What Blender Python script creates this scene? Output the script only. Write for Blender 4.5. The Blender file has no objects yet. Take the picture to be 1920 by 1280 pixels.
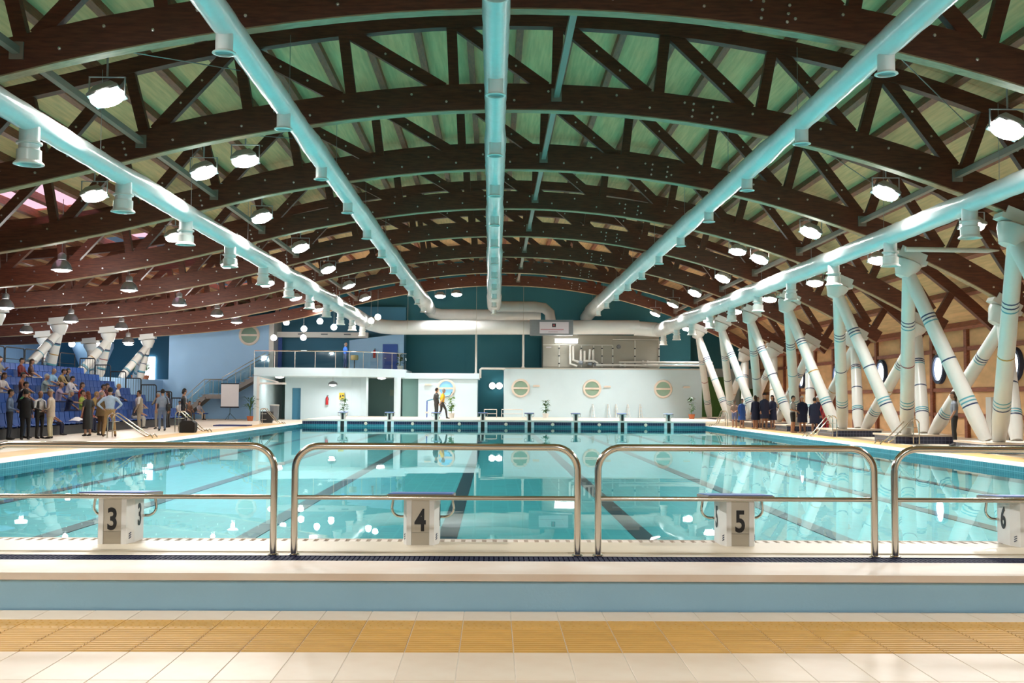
import bpy, bmesh, math, random
from math import sin, cos, pi, radians, sqrt, atan2
from mathutils import Vector, Matrix, Euler
from mathutils.bvhtree import BVHTree

random.seed(7)
SC = bpy.context.scene
COL = SC.collection

# ------------------------------------------------------------------ camera
cam_d = bpy.data.cameras.new('camera')
cam_d.sensor_width = 36.0
cam_d.lens = 36.0 * 2060.0 / 1920.0
cam_d.clip_end = 400
cam = bpy.data.objects.new('camera', cam_d)
COL.objects.link(cam)
cam.matrix_world = (Matrix.Translation((0, 0, 1.39)) @ Matrix.Rotation(radians(-0.945), 4, 'Z')
                    @ Matrix.Rotation(pi / 2 + radians(2.99), 4, 'X') @ Matrix.Rotation(radians(0.35), 4, 'Z'))
SC.camera = cam

# ------------------------------------------------------------------ world, exposure
w = bpy.data.worlds.new('sky')
SC.world = w
w.use_nodes = True
bg = w.node_tree.nodes['Background']
bg.inputs['Color'].default_value = (0.85, 0.82, 0.92, 1)
bg.inputs['Strength'].default_value = 1.6
SC.view_settings.view_transform = 'Standard'
SC.view_settings.look = 'None'
SC.view_settings.gamma = 1
SC.view_settings.use_curve_mapping = False
SC.view_settings.exposure = 0.16
FLOOD_W = 1000.0       # power of one floodlight
PEND_W = 190.0         # power of one pendant lamp
try:
    SC.cycles.use_denoising = True
    SC.cycles.max_bounces = 5
    SC.cycles.use_adaptive_sampling = True
    SC.cycles.adaptive_threshold = 0.015
    SC.cycles.diffuse_bounces = 3
    SC.cycles.glossy_bounces = 2
    SC.cycles.transparent_max_bounces = 16
    SC.cycles.sample_clamp_indirect = 6.0
    SC.cycles.caustics_reflective = False
    SC.cycles.caustics_refractive = False
except Exception:
    pass

# ------------------------------------------------------------------ materials
M = {}
def mat(name, col, rough=0.6, metal=0.0, noise=0.0, nscale=8.0, bump=0.0, emit=None, spec=0.5, stretch=None, col2=None, objrand=0.0, bscale=None):
    m = bpy.data.materials.new(name); m.use_nodes = True
    nt = m.node_tree; b = nt.nodes['Principled BSDF']
    b.inputs['Base Color'].default_value = (*col, 1)
    b.inputs['Roughness'].default_value = rough
    b.inputs['Metallic'].default_value = metal
    b.inputs['Specular IOR Level'].default_value = spec
    if noise or bump:
        tc = nt.nodes.new('ShaderNodeTexCoord'); mp = nt.nodes.new('ShaderNodeMapping')
        nt.links.new(tc.outputs['Object'], mp.inputs['Vector'])
        if stretch: mp.inputs['Scale'].default_value = stretch
        nz = nt.nodes.new('ShaderNodeTexNoise'); nz.inputs['Scale'].default_value = nscale
        nz.inputs['Detail'].default_value = 5
        nt.links.new(mp.outputs['Vector'], nz.inputs['Vector'])
        if noise:
            c2 = col2 or tuple(max(0, c * (1 - noise)) for c in col)
            r = nt.nodes.new('ShaderNodeMix'); r.data_type = 'RGBA'
            rp = nt.nodes.new('ShaderNodeMapRange'); rp.inputs[1].default_value = 0.35; rp.inputs[2].default_value = 0.65
            nt.links.new(nz.outputs['Fac'], rp.inputs[0])
            nt.links.new(rp.outputs[0], r.inputs[0])
            r.inputs[6].default_value = (*col, 1); r.inputs[7].default_value = (*c2, 1)
            out = r.outputs[2]
            if objrand:
                oi = nt.nodes.new('ShaderNodeObjectInfo'); hs = nt.nodes.new('ShaderNodeHueSaturation')
                mr = nt.nodes.new('ShaderNodeMapRange'); mr.inputs[3].default_value = 1 - objrand; mr.inputs[4].default_value = 1 + objrand
                nt.links.new(oi.outputs['Random'], mr.inputs[0]); nt.links.new(mr.outputs[0], hs.inputs['Value'])
                nt.links.new(out, hs.inputs['Color']); out = hs.outputs['Color']
            nt.links.new(out, b.inputs['Base Color'])
        if bump:
            bp = nt.nodes.new('ShaderNodeBump'); bp.inputs['Strength'].default_value = bump; bp.inputs['Distance'].default_value = 0.02
            src = nz
            if bscale:
                src = nt.nodes.new('ShaderNodeTexNoise'); src.inputs['Scale'].default_value = bscale
                nt.links.new(mp.outputs['Vector'], src.inputs['Vector'])
            nt.links.new(src.outputs['Fac'], bp.inputs['Height']); nt.links.new(bp.outputs['Normal'], b.inputs['Normal'])
    if emit:
        b.inputs['Emission Color'].default_value = (*emit[0], 1); b.inputs['Emission Strength'].default_value = emit[1]
    M[name] = m
    return m

def tilemat(name, col, grout, size, rough=0.25, vertical=True):
    """small square mosaic on a wall (too small to build piece by piece)"""
    m = mat(name, col, rough)
    nt = m.node_tree; b = nt.nodes['Principled BSDF']
    tc = nt.nodes.new('ShaderNodeTexCoord'); sx = nt.nodes.new('ShaderNodeSeparateXYZ')
    nt.links.new(tc.outputs['Object'], sx.inputs[0])
    ad = nt.nodes.new('ShaderNodeMath'); ad.operation = 'ADD'
    nt.links.new(sx.outputs['X'], ad.inputs[0]); nt.links.new(sx.outputs['Y'], ad.inputs[1])
    cx = nt.nodes.new('ShaderNodeCombineXYZ')
    nt.links.new(ad.outputs[0] if vertical else sx.outputs['X'], cx.inputs[0])
    nt.links.new(sx.outputs['Z'] if vertical else sx.outputs['Y'], cx.inputs[1])
    br = nt.nodes.new('ShaderNodeTexBrick'); br.offset = 0
    br.inputs['Color1'].default_value = (*col, 1); br.inputs['Color2'].default_value = (*[c * .82 for c in col], 1)
    br.inputs['Mortar'].default_value = (*grout, 1)
    br.inputs['Scale'].default_value = 1.0; br.inputs['Brick Width'].default_value = size; br.inputs['Row Height'].default_value = size
    br.inputs['Mortar Size'].default_value = size * .06
    nt.links.new(cx.outputs[0], br.inputs['Vector']); nt.links.new(br.outputs['Color'], b.inputs['Base Color'])
    return m

mat('wood', (0.14, 0.036, 0.016), 0.55, noise=.45, nscale=3.0, stretch=(1, 6, 8), bump=.06)
mat('wood_red', (0.33, 0.10, 0.05), 0.55, noise=.4, nscale=3.0, stretch=(6, 1, 8))
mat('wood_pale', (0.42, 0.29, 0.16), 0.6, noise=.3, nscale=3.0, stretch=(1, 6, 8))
mat('plywood', (0.84, 0.50, 0.24), 0.75, noise=.22, nscale=2.2, stretch=(6, .35, 1), objrand=.05)
mat('bolt', (0.75, 0.75, 0.75), 0.3, 1.0)
mat('strut_grey', (0.26, 0.21, 0.17), 0.45)
mat('duct', (0.78, 0.79, 0.78), 0.22, noise=.05, nscale=1.5, bump=.25, bscale=6.0)
mat('duct_ring', (0.80, 0.82, 0.80), 0.3, noise=.04)
mat('diffuser_dark', (0.30, 0.32, 0.32), 0.5)
mat('white_paint', (0.74, 0.72, 0.67), 0.3, noise=.04, nscale=2)
mat('stripe_teal', (0.10, 0.33, 0.40), 0.4)
mat('stripe_navy', (0.02, 0.04, 0.10), 0.4)
mat('stripe_red', (0.25, 0.03, 0.03), 0.4)
mat('stripe_ochre', (0.45, 0.25, 0.05), 0.4)
mat('concrete_cap', (0.66, 0.63, 0.57), 0.6, noise=.1)
tilemat('navy_tile', (0.018, 0.03, 0.085), (0.12, 0.15, 0.25), .12)
tilemat('pool_side', (0.03, 0.21, 0.28), (0.10, 0.32, 0.38), .12)
tilemat('pool_floor', (0.07, 0.43, 0.47), (0.09, 0.45, 0.49), .25, .5, vertical=False)
mat('lane_black', (0.012, 0.014, 0.03), 0.5)
mat('cream_floor', (0.80, 0.70, 0.58), 0.45, noise=.10, nscale=.7, col2=(.72, .60, .46))
mat('cream_tile', (0.82, 0.71, 0.57), 0.5, noise=.35, nscale=1.7, col2=(.72, .56, .40), objrand=.04)
mat('grout', (0.80, 0.74, 0.64), 0.8, noise=.1)
mat('orange_tile', (0.64, 0.36, 0.085), 0.62, noise=.15, nscale=5, objrand=.05)
mat('orange_floor', (0.70, 0.43, 0.16), 0.45, noise=.15, nscale=2)
mat('coping_stone', (0.83, 0.75, 0.66), 0.6, noise=.12, nscale=2.5, col2=(.76, .64, .53), bump=.05)
mat('platform', (0.72, 0.63, 0.48), 0.5, noise=.06, nscale=1.5)
mat('kerb_blue', (0.34, 0.60, 0.80), 0.6, noise=.06, nscale=1.5, bump=.08, bscale=60)
mat('grate', (0.012, 0.015, 0.045), 0.75, spec=.15)
mat('chrome', (0.72, 0.68, 0.60), 0.14, 1.0)
mat('steel_brushed', (0.55, 0.50, 0.42), 0.32, 1.0)
mat('block_white', (0.82, 0.81, 0.78), 0.4, noise=.04)
mat('block_panel', (0.62, 0.57, 0.48), 0.35, 0.5, noise=.05)
mat('block_blue', (0.05, 0.14, 0.42), 0.6, noise=.1)
mat('numeral_black', (0.012, 0.012, 0.014), 0.5)
mat('wall_pale', (0.66, 0.82, 0.88), 0.6, noise=.03, nscale=1)
mat('wall_blue', (0.40, 0.66, 0.95), 0.6, noise=.05, nscale=.5)
mat('wall_bluedeep', (0.055, 0.235, 0.38), 0.6, noise=.06, nscale=.5)
mat('wall_teal', (0.028, 0.19, 0.25), 0.65, noise=.08, nscale=.4)
mat('wall_greygreen', (0.17, 0.34, 0.33), 0.5, noise=.05, nscale=.5)
mat('green_panel', (0.10, 0.30, 0.07), 0.5, noise=.1)
mat('door_blue', (0.03, 0.10, 0.42), 0.5, noise=.05)
mat('pane_green', (0.26, 0.40, 0.30), 0.45, noise=.06, nscale=1)
mat('pane_sky', (0.22, 0.52, 0.80), 0.2, emit=((.35, .68, .9), .3))
mat('pane_day', (0.9, 0.95, 1.0), 0.2, emit=((.9, .95, 1.0), 5.0))
mat('lamp_white', (1, 1, 1), 0.4, emit=((1.0, .97, .92), 40.0))
mat('lamp_soft', (1, 1, 1), 0.4, emit=((1.0, .97, .92), 9.0))
mat('lamp_shade', (0.34, 0.36, 0.38), 0.25, 0.6)
mat('lamp_cap', (0.42, 0.42, 0.42), 0.4, 0.4)
mat('black_metal', (0.02, 0.022, 0.028), 0.4, 0.3)
mat('black_soft', (0.012, 0.012, 0.014), 0.7)
mat('seat_blue', (0.004, 0.062, 0.29), 0.6, noise=.08, nscale=3)
mat('bleacher_grey', (0.045, 0.045, 0.05), 0.7, noise=.1)
mat('screen_white', (0.85, 0.82, 0.82), 0.7, noise=.02)
mat('metal_panel', (0.34, 0.33, 0.28), 0.45, 0.25, noise=.06, nscale=1)
mat('metal_trim', (0.58, 0.57, 0.52), 0.4, 0.4)
mat('sign_grey', (0.16, 0.18, 0.20), 0.5, noise=.04)
mat('sign_white', (0.62, 0.58, 0.64), 0.5)
mat('sign_red', (0.38, 0.05, 0.07), 0.5)
mat('sign_text', (0.42, 0.30, 0.34), 0.5)
mat('yellow_sign', (0.55, 0.42, 0.02), 0.5)
mat('ext_red', (0.45, 0.015, 0.02), 0.35)
mat('leaf', (0.045, 0.15, 0.035), 0.5, noise=.4, nscale=9)
mat('leaf_bright', (0.14, 0.30, 0.04), 0.5, noise=.4, nscale=9)
mat('pot_terracotta', (0.50, 0.14, 0.05), 0.7, noise=.1)
mat('pot_white', (0.75, 0.75, 0.72), 0.5)
mat('soil', (0.04, 0.025, 0.015), 0.9)
mat('navy_mat', (0.015, 0.03, 0.16), 0.7)
mat('rubber_black', (0.015, 0.015, 0.016), 0.6)
mat('cable', (0.35, 0.35, 0.35), 0.4, 0.6)
mat('stone_step', (0.30, 0.27, 0.25), 0.6, noise=.1)
# glass that lets light straight through
def glass(name, tint, fac):
    m = bpy.data.materials.new(name); m.use_nodes = True; nt = m.node_tree
    for n in list(nt.nodes): nt.nodes.remove(n)
    o = nt.nodes.new('ShaderNodeOutputMaterial'); mx = nt.nodes.new('ShaderNodeMixShader')
    t = nt.nodes.new('ShaderNodeBsdfTransparent'); g = nt.nodes.new('ShaderNodeBsdfGlossy')
    t.inputs['Color'].default_value = (*tint, 1); g.inputs['Roughness'].default_value = 0.03
    mx.inputs[0].default_value = fac
    nt.links.new(t.outputs[0], mx.inputs[1]); nt.links.new(g.outputs[0], mx.inputs[2]); nt.links.new(mx.outputs[0], o.inputs[0])
    M[name] = m
glass('glass', (.86, .93, .94), .07)
glass('skylight_glass', (.95, .72, .76), .05)
# water: transparent with a Fresnel mirror on top and gentle ripples
m = bpy.data.materials.new('water'); m.use_nodes = True; nt = m.node_tree
for n in list(nt.nodes): nt.nodes.remove(n)
o_ = nt.nodes.new('ShaderNodeOutputMaterial'); mx = nt.nodes.new('ShaderNodeMixShader')
tr = nt.nodes.new('ShaderNodeBsdfTransparent'); tr.inputs['Color'].default_value = (.80, .97, .97, 1)
gl = nt.nodes.new('ShaderNodeBsdfGlossy'); gl.inputs['Roughness'].default_value = 0.012
gl.inputs['Color'].default_value = (.62, .72, .73, 1)
fr = nt.nodes.new('ShaderNodeFresnel'); fr.inputs['IOR'].default_value = 1.33
ge = nt.nodes.new('ShaderNodeNewGeometry'); ir = nt.nodes.new('ShaderNodeMapRange')      # same surface law from both sides of the sheet
ir.inputs[3].default_value = 1.33; ir.inputs[4].default_value = 1 / 1.33
nt.links.new(ge.outputs['Backfacing'], ir.inputs[0]); nt.links.new(ir.outputs[0], fr.inputs['IOR'])
tc = nt.nodes.new('ShaderNodeTexCoord'); nz = nt.nodes.new('ShaderNodeTexNoise'); nz.inputs['Scale'].default_value = .9; nz.inputs['Detail'].default_value = 2
bp = nt.nodes.new('ShaderNodeBump'); bp.inputs['Strength'].default_value = .06; bp.inputs['Distance'].default_value = .02
nt.links.new(tc.outputs['Object'], nz.inputs['Vector']); nt.links.new(nz.outputs['Fac'], bp.inputs['Height'])
nt.links.new(bp.outputs['Normal'], gl.inputs['Normal'])
nt.links.new(fr.outputs[0], mx.inputs[0]); nt.links.new(tr.outputs[0], mx.inputs[1]); nt.links.new(gl.outputs[0], mx.inputs[2])
nt.links.new(mx.outputs[0], o_.inputs[0]); M['water'] = m

# ------------------------------------------------------------------ mesh helpers
class MB:
    def __init__(s): s.v = []; s.f = []
    def add(s, v, f):
        n = len(s.v); s.v += [tuple(p) for p in v]; s.f += [tuple(i + n for i in q) for q in f]; return s
    def box(s, c, d, rot=None):
        x, y, z = d[0] / 2, d[1] / 2, d[2] / 2
        vs = [Vector((a * x, b * y, e * z)) for a in (-1, 1) for b in (-1, 1) for e in (-1, 1)]
        if rot: R = Euler(rot).to_matrix(); vs = [R @ q for q in vs]
        return s.add([(q.x + c[0], q.y + c[1], q.z + c[2]) for q in vs],
                     [(0, 1, 3, 2), (4, 6, 7, 5), (0, 4, 5, 1), (2, 3, 7, 6), (0, 2, 6, 4), (1, 5, 7, 3)])
    def bb(s, x0, x1, y0, y1, z0, z1):
        return s.box(((x0 + x1) / 2, (y0 + y1) / 2, (z0 + z1) / 2), (x1 - x0, y1 - y0, z1 - z0))
    def bar(s, p, q, wd, h, side=(0, 1, 0)):
        p, q = Vector(p), Vector(q); d = (q - p).normalized(); a = Vector(side)
        a = (a - d * a.dot(d)).normalized(); b = d.cross(a)
        vs = [e + a * (i * wd / 2) + b * (j * h / 2) for e in (p, q) for i, j in ((-1, -1), (1, -1), (1, 1), (-1, 1))]
        return s.add(vs, [(0, 3, 2, 1), (4, 5, 6, 7), (0, 1, 5, 4), (1, 2, 6, 5), (2, 3, 7, 6), (3, 0, 4, 7)])
    def tube(s, pts, r, n=10, caps=True, flat=None):
        pts = [Vector(p) for p in pts]; rs = r if isinstance(r, (list, tuple)) else [r] * len(pts)
        up = None; base = len(s.v); vs = []; fs = []
        for i, p in enumerate(pts):
            d = ((pts[min(i + 1, len(pts) - 1)] - pts[max(i - 1, 0)])).normalized()
            if up is None:
                up = Vector((0, 0, 1)) if abs(d.z) < .9 else Vector((0, 1, 0))
            a = d.cross(up)
            if a.length < 1e-4: a = d.cross(Vector((1, 0, 0)))
            a.normalize(); b = a.cross(d).normalized(); up = b
            ra, rb = rs[i] if isinstance(rs[i], (tuple, list)) else (rs[i], rs[i])
            for k in range(n):
                t = 2 * pi * k / n; vs.append(p + a * (ra * cos(t)) + b * (rb * sin(t)))
        for i in range(len(pts) - 1):
            for k in range(n):
                k2 = (k + 1) % n
                fs.append((i * n + k, i * n + k2, (i + 1) * n + k2, (i + 1) * n + k))
        if caps:
            fs.append(tuple(range(n - 1, -1, -1))); fs.append(tuple(range((len(pts) - 1) * n, len(pts) * n)))
        return s.add(vs, fs)
    def lathe(s, prof, n=20, c=(0, 0, 0), axis='Z', sx=1, sy=1):
        vs = []; fs = []
        for r, h in prof:
            for k in range(n):
                t = 2 * pi * k / n; x, y = r * cos(t) * sx, r * sin(t) * sy
                q = {'Z': (x, y, h), 'Y': (x, h, y), 'X': (h, x, y)}[axis]
                vs.append((q[0] + c[0], q[1] + c[1], q[2] + c[2]))
        for i in range(len(prof) - 1):
            for k in range(n):
                k2 = (k + 1) % n; q = (i * n + k, i * n + k2, (i + 1) * n + k2, (i + 1) * n + k)
                fs.append(q if axis != 'Y' else q[::-1])
        if len(prof) >= 4 and prof[0][0] > 0 and prof[-1][0] > 0:        # a ring: close the section
            m_ = (len(prof) - 1) * n
            for k in range(n):
                k2 = (k + 1) % n; fs.append((m_ + k, m_ + k2, k2, k))
            return s.add(vs, fs)
        if prof[0][0] > 0: fs.append(tuple(range(n - 1, -1, -1)))
        if prof[-1][0] > 0: fs.append(tuple(range((len(prof) - 1) * n, len(prof) * n)))
        return s.add(vs, fs)
    def prism(s, poly, h0, h1, axis='Z'):
        n = len(poly)
        def P(a, b, h): return {'Z': (a, b, h), 'Y': (a, h, b), 'X': (h, a, b)}[axis]
        vs = [P(a, b, h0) for a, b in poly] + [P(a, b, h1) for a, b in poly]
        fs = [tuple(range(n - 1, -1, -1)), tuple(range(n, 2 * n))] + [(i, (i + 1) % n, n + (i + 1) % n, n + i) for i in range(n)]
        return s.add(vs, fs)
    def ball(s, c, r, nu=12, nv=8):
        rx, ry, rz = r if isinstance(r, (tuple, list)) else (r, r, r)
        vs = []; fs = []
        for j in range(1, nv):
            ph = pi * j / nv
            for i in range(nu):
                t = 2 * pi * i / nu; vs.append((c[0] + rx * sin(ph) * cos(t), c[1] + ry * sin(ph) * sin(t), c[2] + rz * cos(ph)))
        top = len(vs); vs += [(c[0], c[1], c[2] + rz), (c[0], c[1], c[2] - rz)]
        for j in range(nv - 2):
            for i in range(nu):
                i2 = (i + 1) % nu; fs.append((j * nu + i, (j + 1) * nu + i, (j + 1) * nu + i2, j * nu + i2))
        for i in range(nu):
            i2 = (i + 1) % nu; fs.append((top, i, i2)); fs.append((top + 1, (nv - 2) * nu + i2, (nv - 2) * nu + i))
        return s.add(vs, fs)
    def mesh(s, name, material=None, smooth=False):
        me = bpy.data.meshes.new(name); me.from_pydata(s.v, [], s.f); me.update()
        b = bmesh.new(); b.from_mesh(me); bmesh.ops.recalc_face_normals(b, faces=b.faces); b.to_mesh(me); b.free()
        if material is not None: me.materials.append(M[material] if isinstance(material, str) else material)
        if smooth:
            me.shade_smooth()
            try: me.set_sharp_from_angle(angle=radians(40))
            except Exception: pass
        return me
    def build(s, name, material, parent=None, smooth=False, loc=None):
        return put(name, s.mesh(name, material, smooth), parent, loc)

def put(name, me, parent=None, loc=None, rot=None):
    o = bpy.data.objects.new(name, me); COL.objects.link(o)
    if loc is not None: o.location = loc
    if rot is not None: o.rotation_euler = rot
    if parent is not None: o.parent = parent
    return o
def tag(o, label=None, cat=None, group=None, kind=None):
    if label: o['label'] = label
    if cat: o['category'] = cat
    if group: o['group'] = group
    if kind: o['kind'] = kind
    return o
def thing(name, label, cat, loc=(0, 0, 0), rz=0, group=None):
    o = bpy.data.objects.new(name, None); COL.objects.link(o); o.empty_display_size = .2
    o.location = loc; o.rotation_euler = (0, 0, rz)
    return tag(o, label, cat, group)
def struct(name, mb, material, label=None, smooth=False):
    return tag(mb.build(name, material, None, smooth), label, None, None, 'structure')
def copy_tree(o, parent=None):
    c = o.copy(); COL.objects.link(c); c.parent = parent
    for ch in list(o.children): copy_tree(ch, c)
    return c
def text_mesh(txt, size, material, bold=0.0, extrude=.002, sx=1.0, align='CENTER'):
    cu = bpy.data.curves.new('t', 'FONT'); cu.body = txt; cu.size = size; cu.offset = bold; cu.extrude = extrude
    cu.align_x = align; cu.align_y = 'CENTER'; cu.resolution_u = 4
    ob = bpy.data.objects.new('t', cu); COL.objects.link(ob)
    dg = bpy.context.evaluated_depsgraph_get(); me = bpy.data.meshes.new_from_object(ob.evaluated_get(dg))
    bpy.data.objects.remove(ob); bpy.data.curves.remove(cu)
    for v in me.vertices: v.co.x *= sx
    me.materials.clear(); me.materials.append(M[material])
    return me
def arc(c, r, a0, a1, n, plane='XZ'):
    out = []
    for i in range(n + 1):
        a = a0 + (a1 - a0) * i / n; u, v_ = r * cos(a), r * sin(a)
        out.append((c[0] + u, c[1], c[2] + v_) if plane == 'XZ' else (c[0], c[1] + u, c[2] + v_))
    return out
# ------------------------------------------------------------------ layout numbers (metres; camera stands at x=0, y=0)
PL, PR = -10.2, 11.4            # pool sides
PN, PF = 9.07, 59.0             # pool ends
ZW, ZP = -0.14, 0.245           # water level, raised ends of the pool
LANES = [-8.07 + 2.5 * i for i in range(8)]
BAY = 6.68
TR = [18.9 + BAY * k for k in range(-1, 8)]      # truss positions
ENDY = 74.0

# roof profile: underside of the lower chords
PX = [-31, -27, -24, -21, -18, -15, -12, -9.4, -6.8, -4.0, -1.6, 0.7]
PZ = [4.35, 4.5, 4.7, 4.93, 5.17, 5.5, 6.05, 6.66, 7.32, 7.82, 8.1, 8.18]
def zb(x):
    if x >= 0.7: return -20.82 + sqrt(max(1.0, 841 - (x - .7) ** 2))
    x = max(x, PX[0] + 1e-4)
    i = max(j for j in range(len(PX) - 1) if PX[j] <= x)
    def tan(j):
        a, b = max(j - 1, 0), min(j + 1, len(PX) - 1)
        return 0.0 if j == len(PX) - 1 else (PZ[b] - PZ[a]) / (PX[b] - PX[a])
    h = PX[i + 1] - PX[i]; t = (x - PX[i]) / h
    return ((2 * t ** 3 - 3 * t * t + 1) * PZ[i] + (t ** 3 - 2 * t * t + t) * h * tan(i) + (-2 * t ** 3 + 3 * t * t) * PZ[i + 1] + (t ** 3 - t * t) * h * tan(i + 1))
def prof(x, off):
    s = (zb(x + .02) - zb(x - .02)) / .04; l = sqrt(1 + s * s)
    return (x - s / l * off, zb(x) + off / l)
def gap(x): return 1.38 if x < 12.5 else max(.12, 1.38 - (x - 12.5) * .19)
def deckoff(x): return .6 + gap(x) + .36

# ------------------------------------------------------------------ floors and pool
mb = MB(); mb.bb(-34, PL, -8, 80, -.4, -.012 + .012); mb.bb(PR, 23, -8, 80, -.4, 0)
mb.bb(PL, PR, 70, 80, -.4, 0)
mb.bb(PL, PR, -8, 4.26, -.4, 0); mb.bb(PL, -5.01, 4.26, 7.28, -.4, 0); mb.bb(5.02, PR, 4.26, 7.28, -.4, 0); mb.bb(-5.01, 5.02, 4.26, 7.28, -.4, -.012)
floor = struct('floor', mb, 'cream_floor', 'cream tiled pool hall floor')

mb = MB(); mb.bb(-5.01, 5.02, 4.26, 7.28, -.013, -.0035)
mb.build('tile_grout', 'grout', floor)
# tiles of the near floor, one by one
def tile_mesh(name, dx, dy, kind, material):
    b = MB(); g = .0022; x0, x1, y0, y1 = g, dx - g, g, dy - g
    c = .0015
    b.add([(x0, y0, -.011), (x1, y0, -.011), (x1, y1, -.011), (x0, y1, -.011), (x0, y0, -.0015), (x1, y0, -.0015), (x1, y1, -.0015), (x0, y1, -.0015),
           (x0 + c, y0 + c, 0), (x1 - c, y0 + c, 0), (x1 - c, y1 - c, 0), (x0 + c, y1 - c, 0)],
          [(0, 1, 5, 4), (1, 2, 6, 5), (2, 3, 7, 6), (3, 0, 4, 7), (4, 5, 9, 8), (5, 6, 10, 9), (6, 7, 11, 10), (7, 4, 8, 11), (8, 9, 10, 11)])
    if kind == 'rib':
        n = 6
        for i in range(n):
            y = y0 + (i + .5) * (y1 - y0) / n; h = .011
            b.add([(x0 + .004, y - h, 0), (x1 - .004, y - h, 0), (x0 + .004, y - h * .4, .004), (x1 - .004, y - h * .4, .004), (x0 + .004, y + h * .4, .004), (x1 - .004, y + h * .4, .004), (x0 + .004, y + h, 0), (x1 - .004, y + h, 0)],
                  [(0, 1, 3, 2), (2, 3, 5, 4), (4, 5, 7, 6)])
    if kind == 'dot':
        for i in range(6):
            for j in range(4):
                x = x0 + (i + .5 + .25 * (j % 2) - .12) * (x1 - x0) / 6; y = y0 + (j + .5) * (y1 - y0) / 4; r = .012
                b.add([(x - r, y, 0), (x, y - r, 0), (x + r, y, 0), (x, y + r, 0), (x, y, .005)], [(0, 1, 4), (1, 2, 4), (2, 3, 4), (3, 0, 4)])
    me = bpy.data.meshes.new(name); me.from_pydata(b.v, [], b.f); me.materials.append(M[material]); me.update(); return me
ROWS = [(6.98, .30, 'plain', 'cream_tile'), (6.71, .27, 'dot', 'orange_tile'), (6.41, .30, 'rib', 'orange_tile'), (6.11, .30, 'rib', 'orange_tile'),
        (5.51, .60, 'plain', 'cream_tile'), (4.91, .60, 'plain', 'cream_tile'), (4.31, .60, 'plain', 'cream_tile')]
for y, dy, kind, mt in ROWS:
    me = tile_mesh('tile', .3, dy, kind, mt)
    for i in range(-16 if y > 5.8 else -12, 16 if y > 5.8 else 12):
        put('tile', me, floor, (.12 + .3 * i, y, 0))

# orange bands and pale edge strips beside the pool
for x0, x1 in ((-12.05, -11.0), (12.2, 13.15)):
    b = MB(); b.bb(x0, x1, 10.0, 58.9, -.01, .004); b.build('orange_band', 'orange_floor', floor)
for x0, x1 in ((-11.0, PL + .0), (PR, 12.2)):
    b = MB(); b.bb(x0, x1, PN, PF, -.01, .003); b.build('edge_strip', 'coping_stone', floor)

# pool basin
b = MB(); b.bb(PL - .4, PR + .4, PN - .4, PF + .4, -.75, -.36)
basin = struct('pool_basin', b, 'pool_floor', 'pale turquoise tiled pool basin')
for x in LANES:
    b = MB(); b.bb(x - .125, x + .125, PN + .6, PF - 2, -.36, -.352); b.bb(x - .5, x + .5, PF - 2.25, PF - 2, -.36, -.352)
    b.build('lane_line', 'lane_black', basin)
for x0, x1 in ((PL - .3, PL + .02), (PR - .02, PR + .3)):
    b = MB(); b.bb(x0, x1, PN, PF, -.38, -.0005); b.build('side_wall', 'pool_side', basin)
b = MB(); b.bb(PL, PR, PN - .25, PN, -.38, .16); b.build('end_wall', 'pool_side', basin)
b = MB()
N = 24
vs = [(PL + (PR - PL) * i / N, PN + (PF - PN) * j / N, ZW) for j in range(N + 1) for i in range(N + 1)]
fs = [(j * (N + 1) + i, j * (N + 1) + i + 1, (j + 1) * (N + 1) + i + 1, (j + 1) * (N + 1) + i) for j in range(N) for i in range(N)]
b.add(vs, fs)
me = bpy.data.meshes.new('pool_water'); me.from_pydata(b.v, [], b.f); me.materials.append(M['water']); me.update()
tag(put('pool_water', me), 'calm turquoise water filling the swimming pool', 'water', None, 'stuff')

# near platform: blue kerb wall, coping, drain, starting platform
b = MB(); b.bb(PL, PR, 7.29, PN - .25, -.3, .19); platform = struct('starting_platform', b, 'kerb_blue', 'raised starting platform with a blue front')
b = MB(); b.bb(PL, PR, 7.26, 7.83, .198, ZP)
b.build('coping', 'coping_stone', platform)
b = MB(); b.bb(PL, PR, 7.83, 8.11, .19, .20); b.build('drain_channel', 'black_soft', platform)
b = MB()
x = -5.6
while x < 5.6:
    b.bb(x, x + .026, 7.835, 8.105, .205, .238); x += .036
b.bb(-5.6, 5.6, 7.832, 7.846, .20, .241); b.bb(-5.6, 5.6, 8.095, 8.109, .20, .241); b.bb(-5.6, 5.6, 7.96, 7.975, .20, .238)
b.bb(PL, -5.6, 7.83, 8.11, .2, .24); b.bb(5.6, PR, 7.83, 8.11, .2, .24)
tag(b.build('drain_grate', 'grate', platform), kind='stuff')
b = MB(); b.bb(PL, PR, 8.11, 8.30, .19, .236); b.bb(PL, PR, 8.30, 8.88, .19, ZP); b.build('platform_top', 'platform', platform)
b = MB()
x = -6
while x < 6:
    b.bb(x, x + .05, 8.885, 9.05, .20, .240); x += .085
b.bb(PL, PR, 9.05, 9.07, .16, .243); b.bb(PL, PR, 8.88, 8.89, .19, .243)
tag(b.build('edge_grate', 'coping_stone', platform), kind='stuff')
b = MB(); b.bb(PL, PR, 8.88, 9.06, .15, .19); b.build('edge_channel', 'black_soft', platform)

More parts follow.
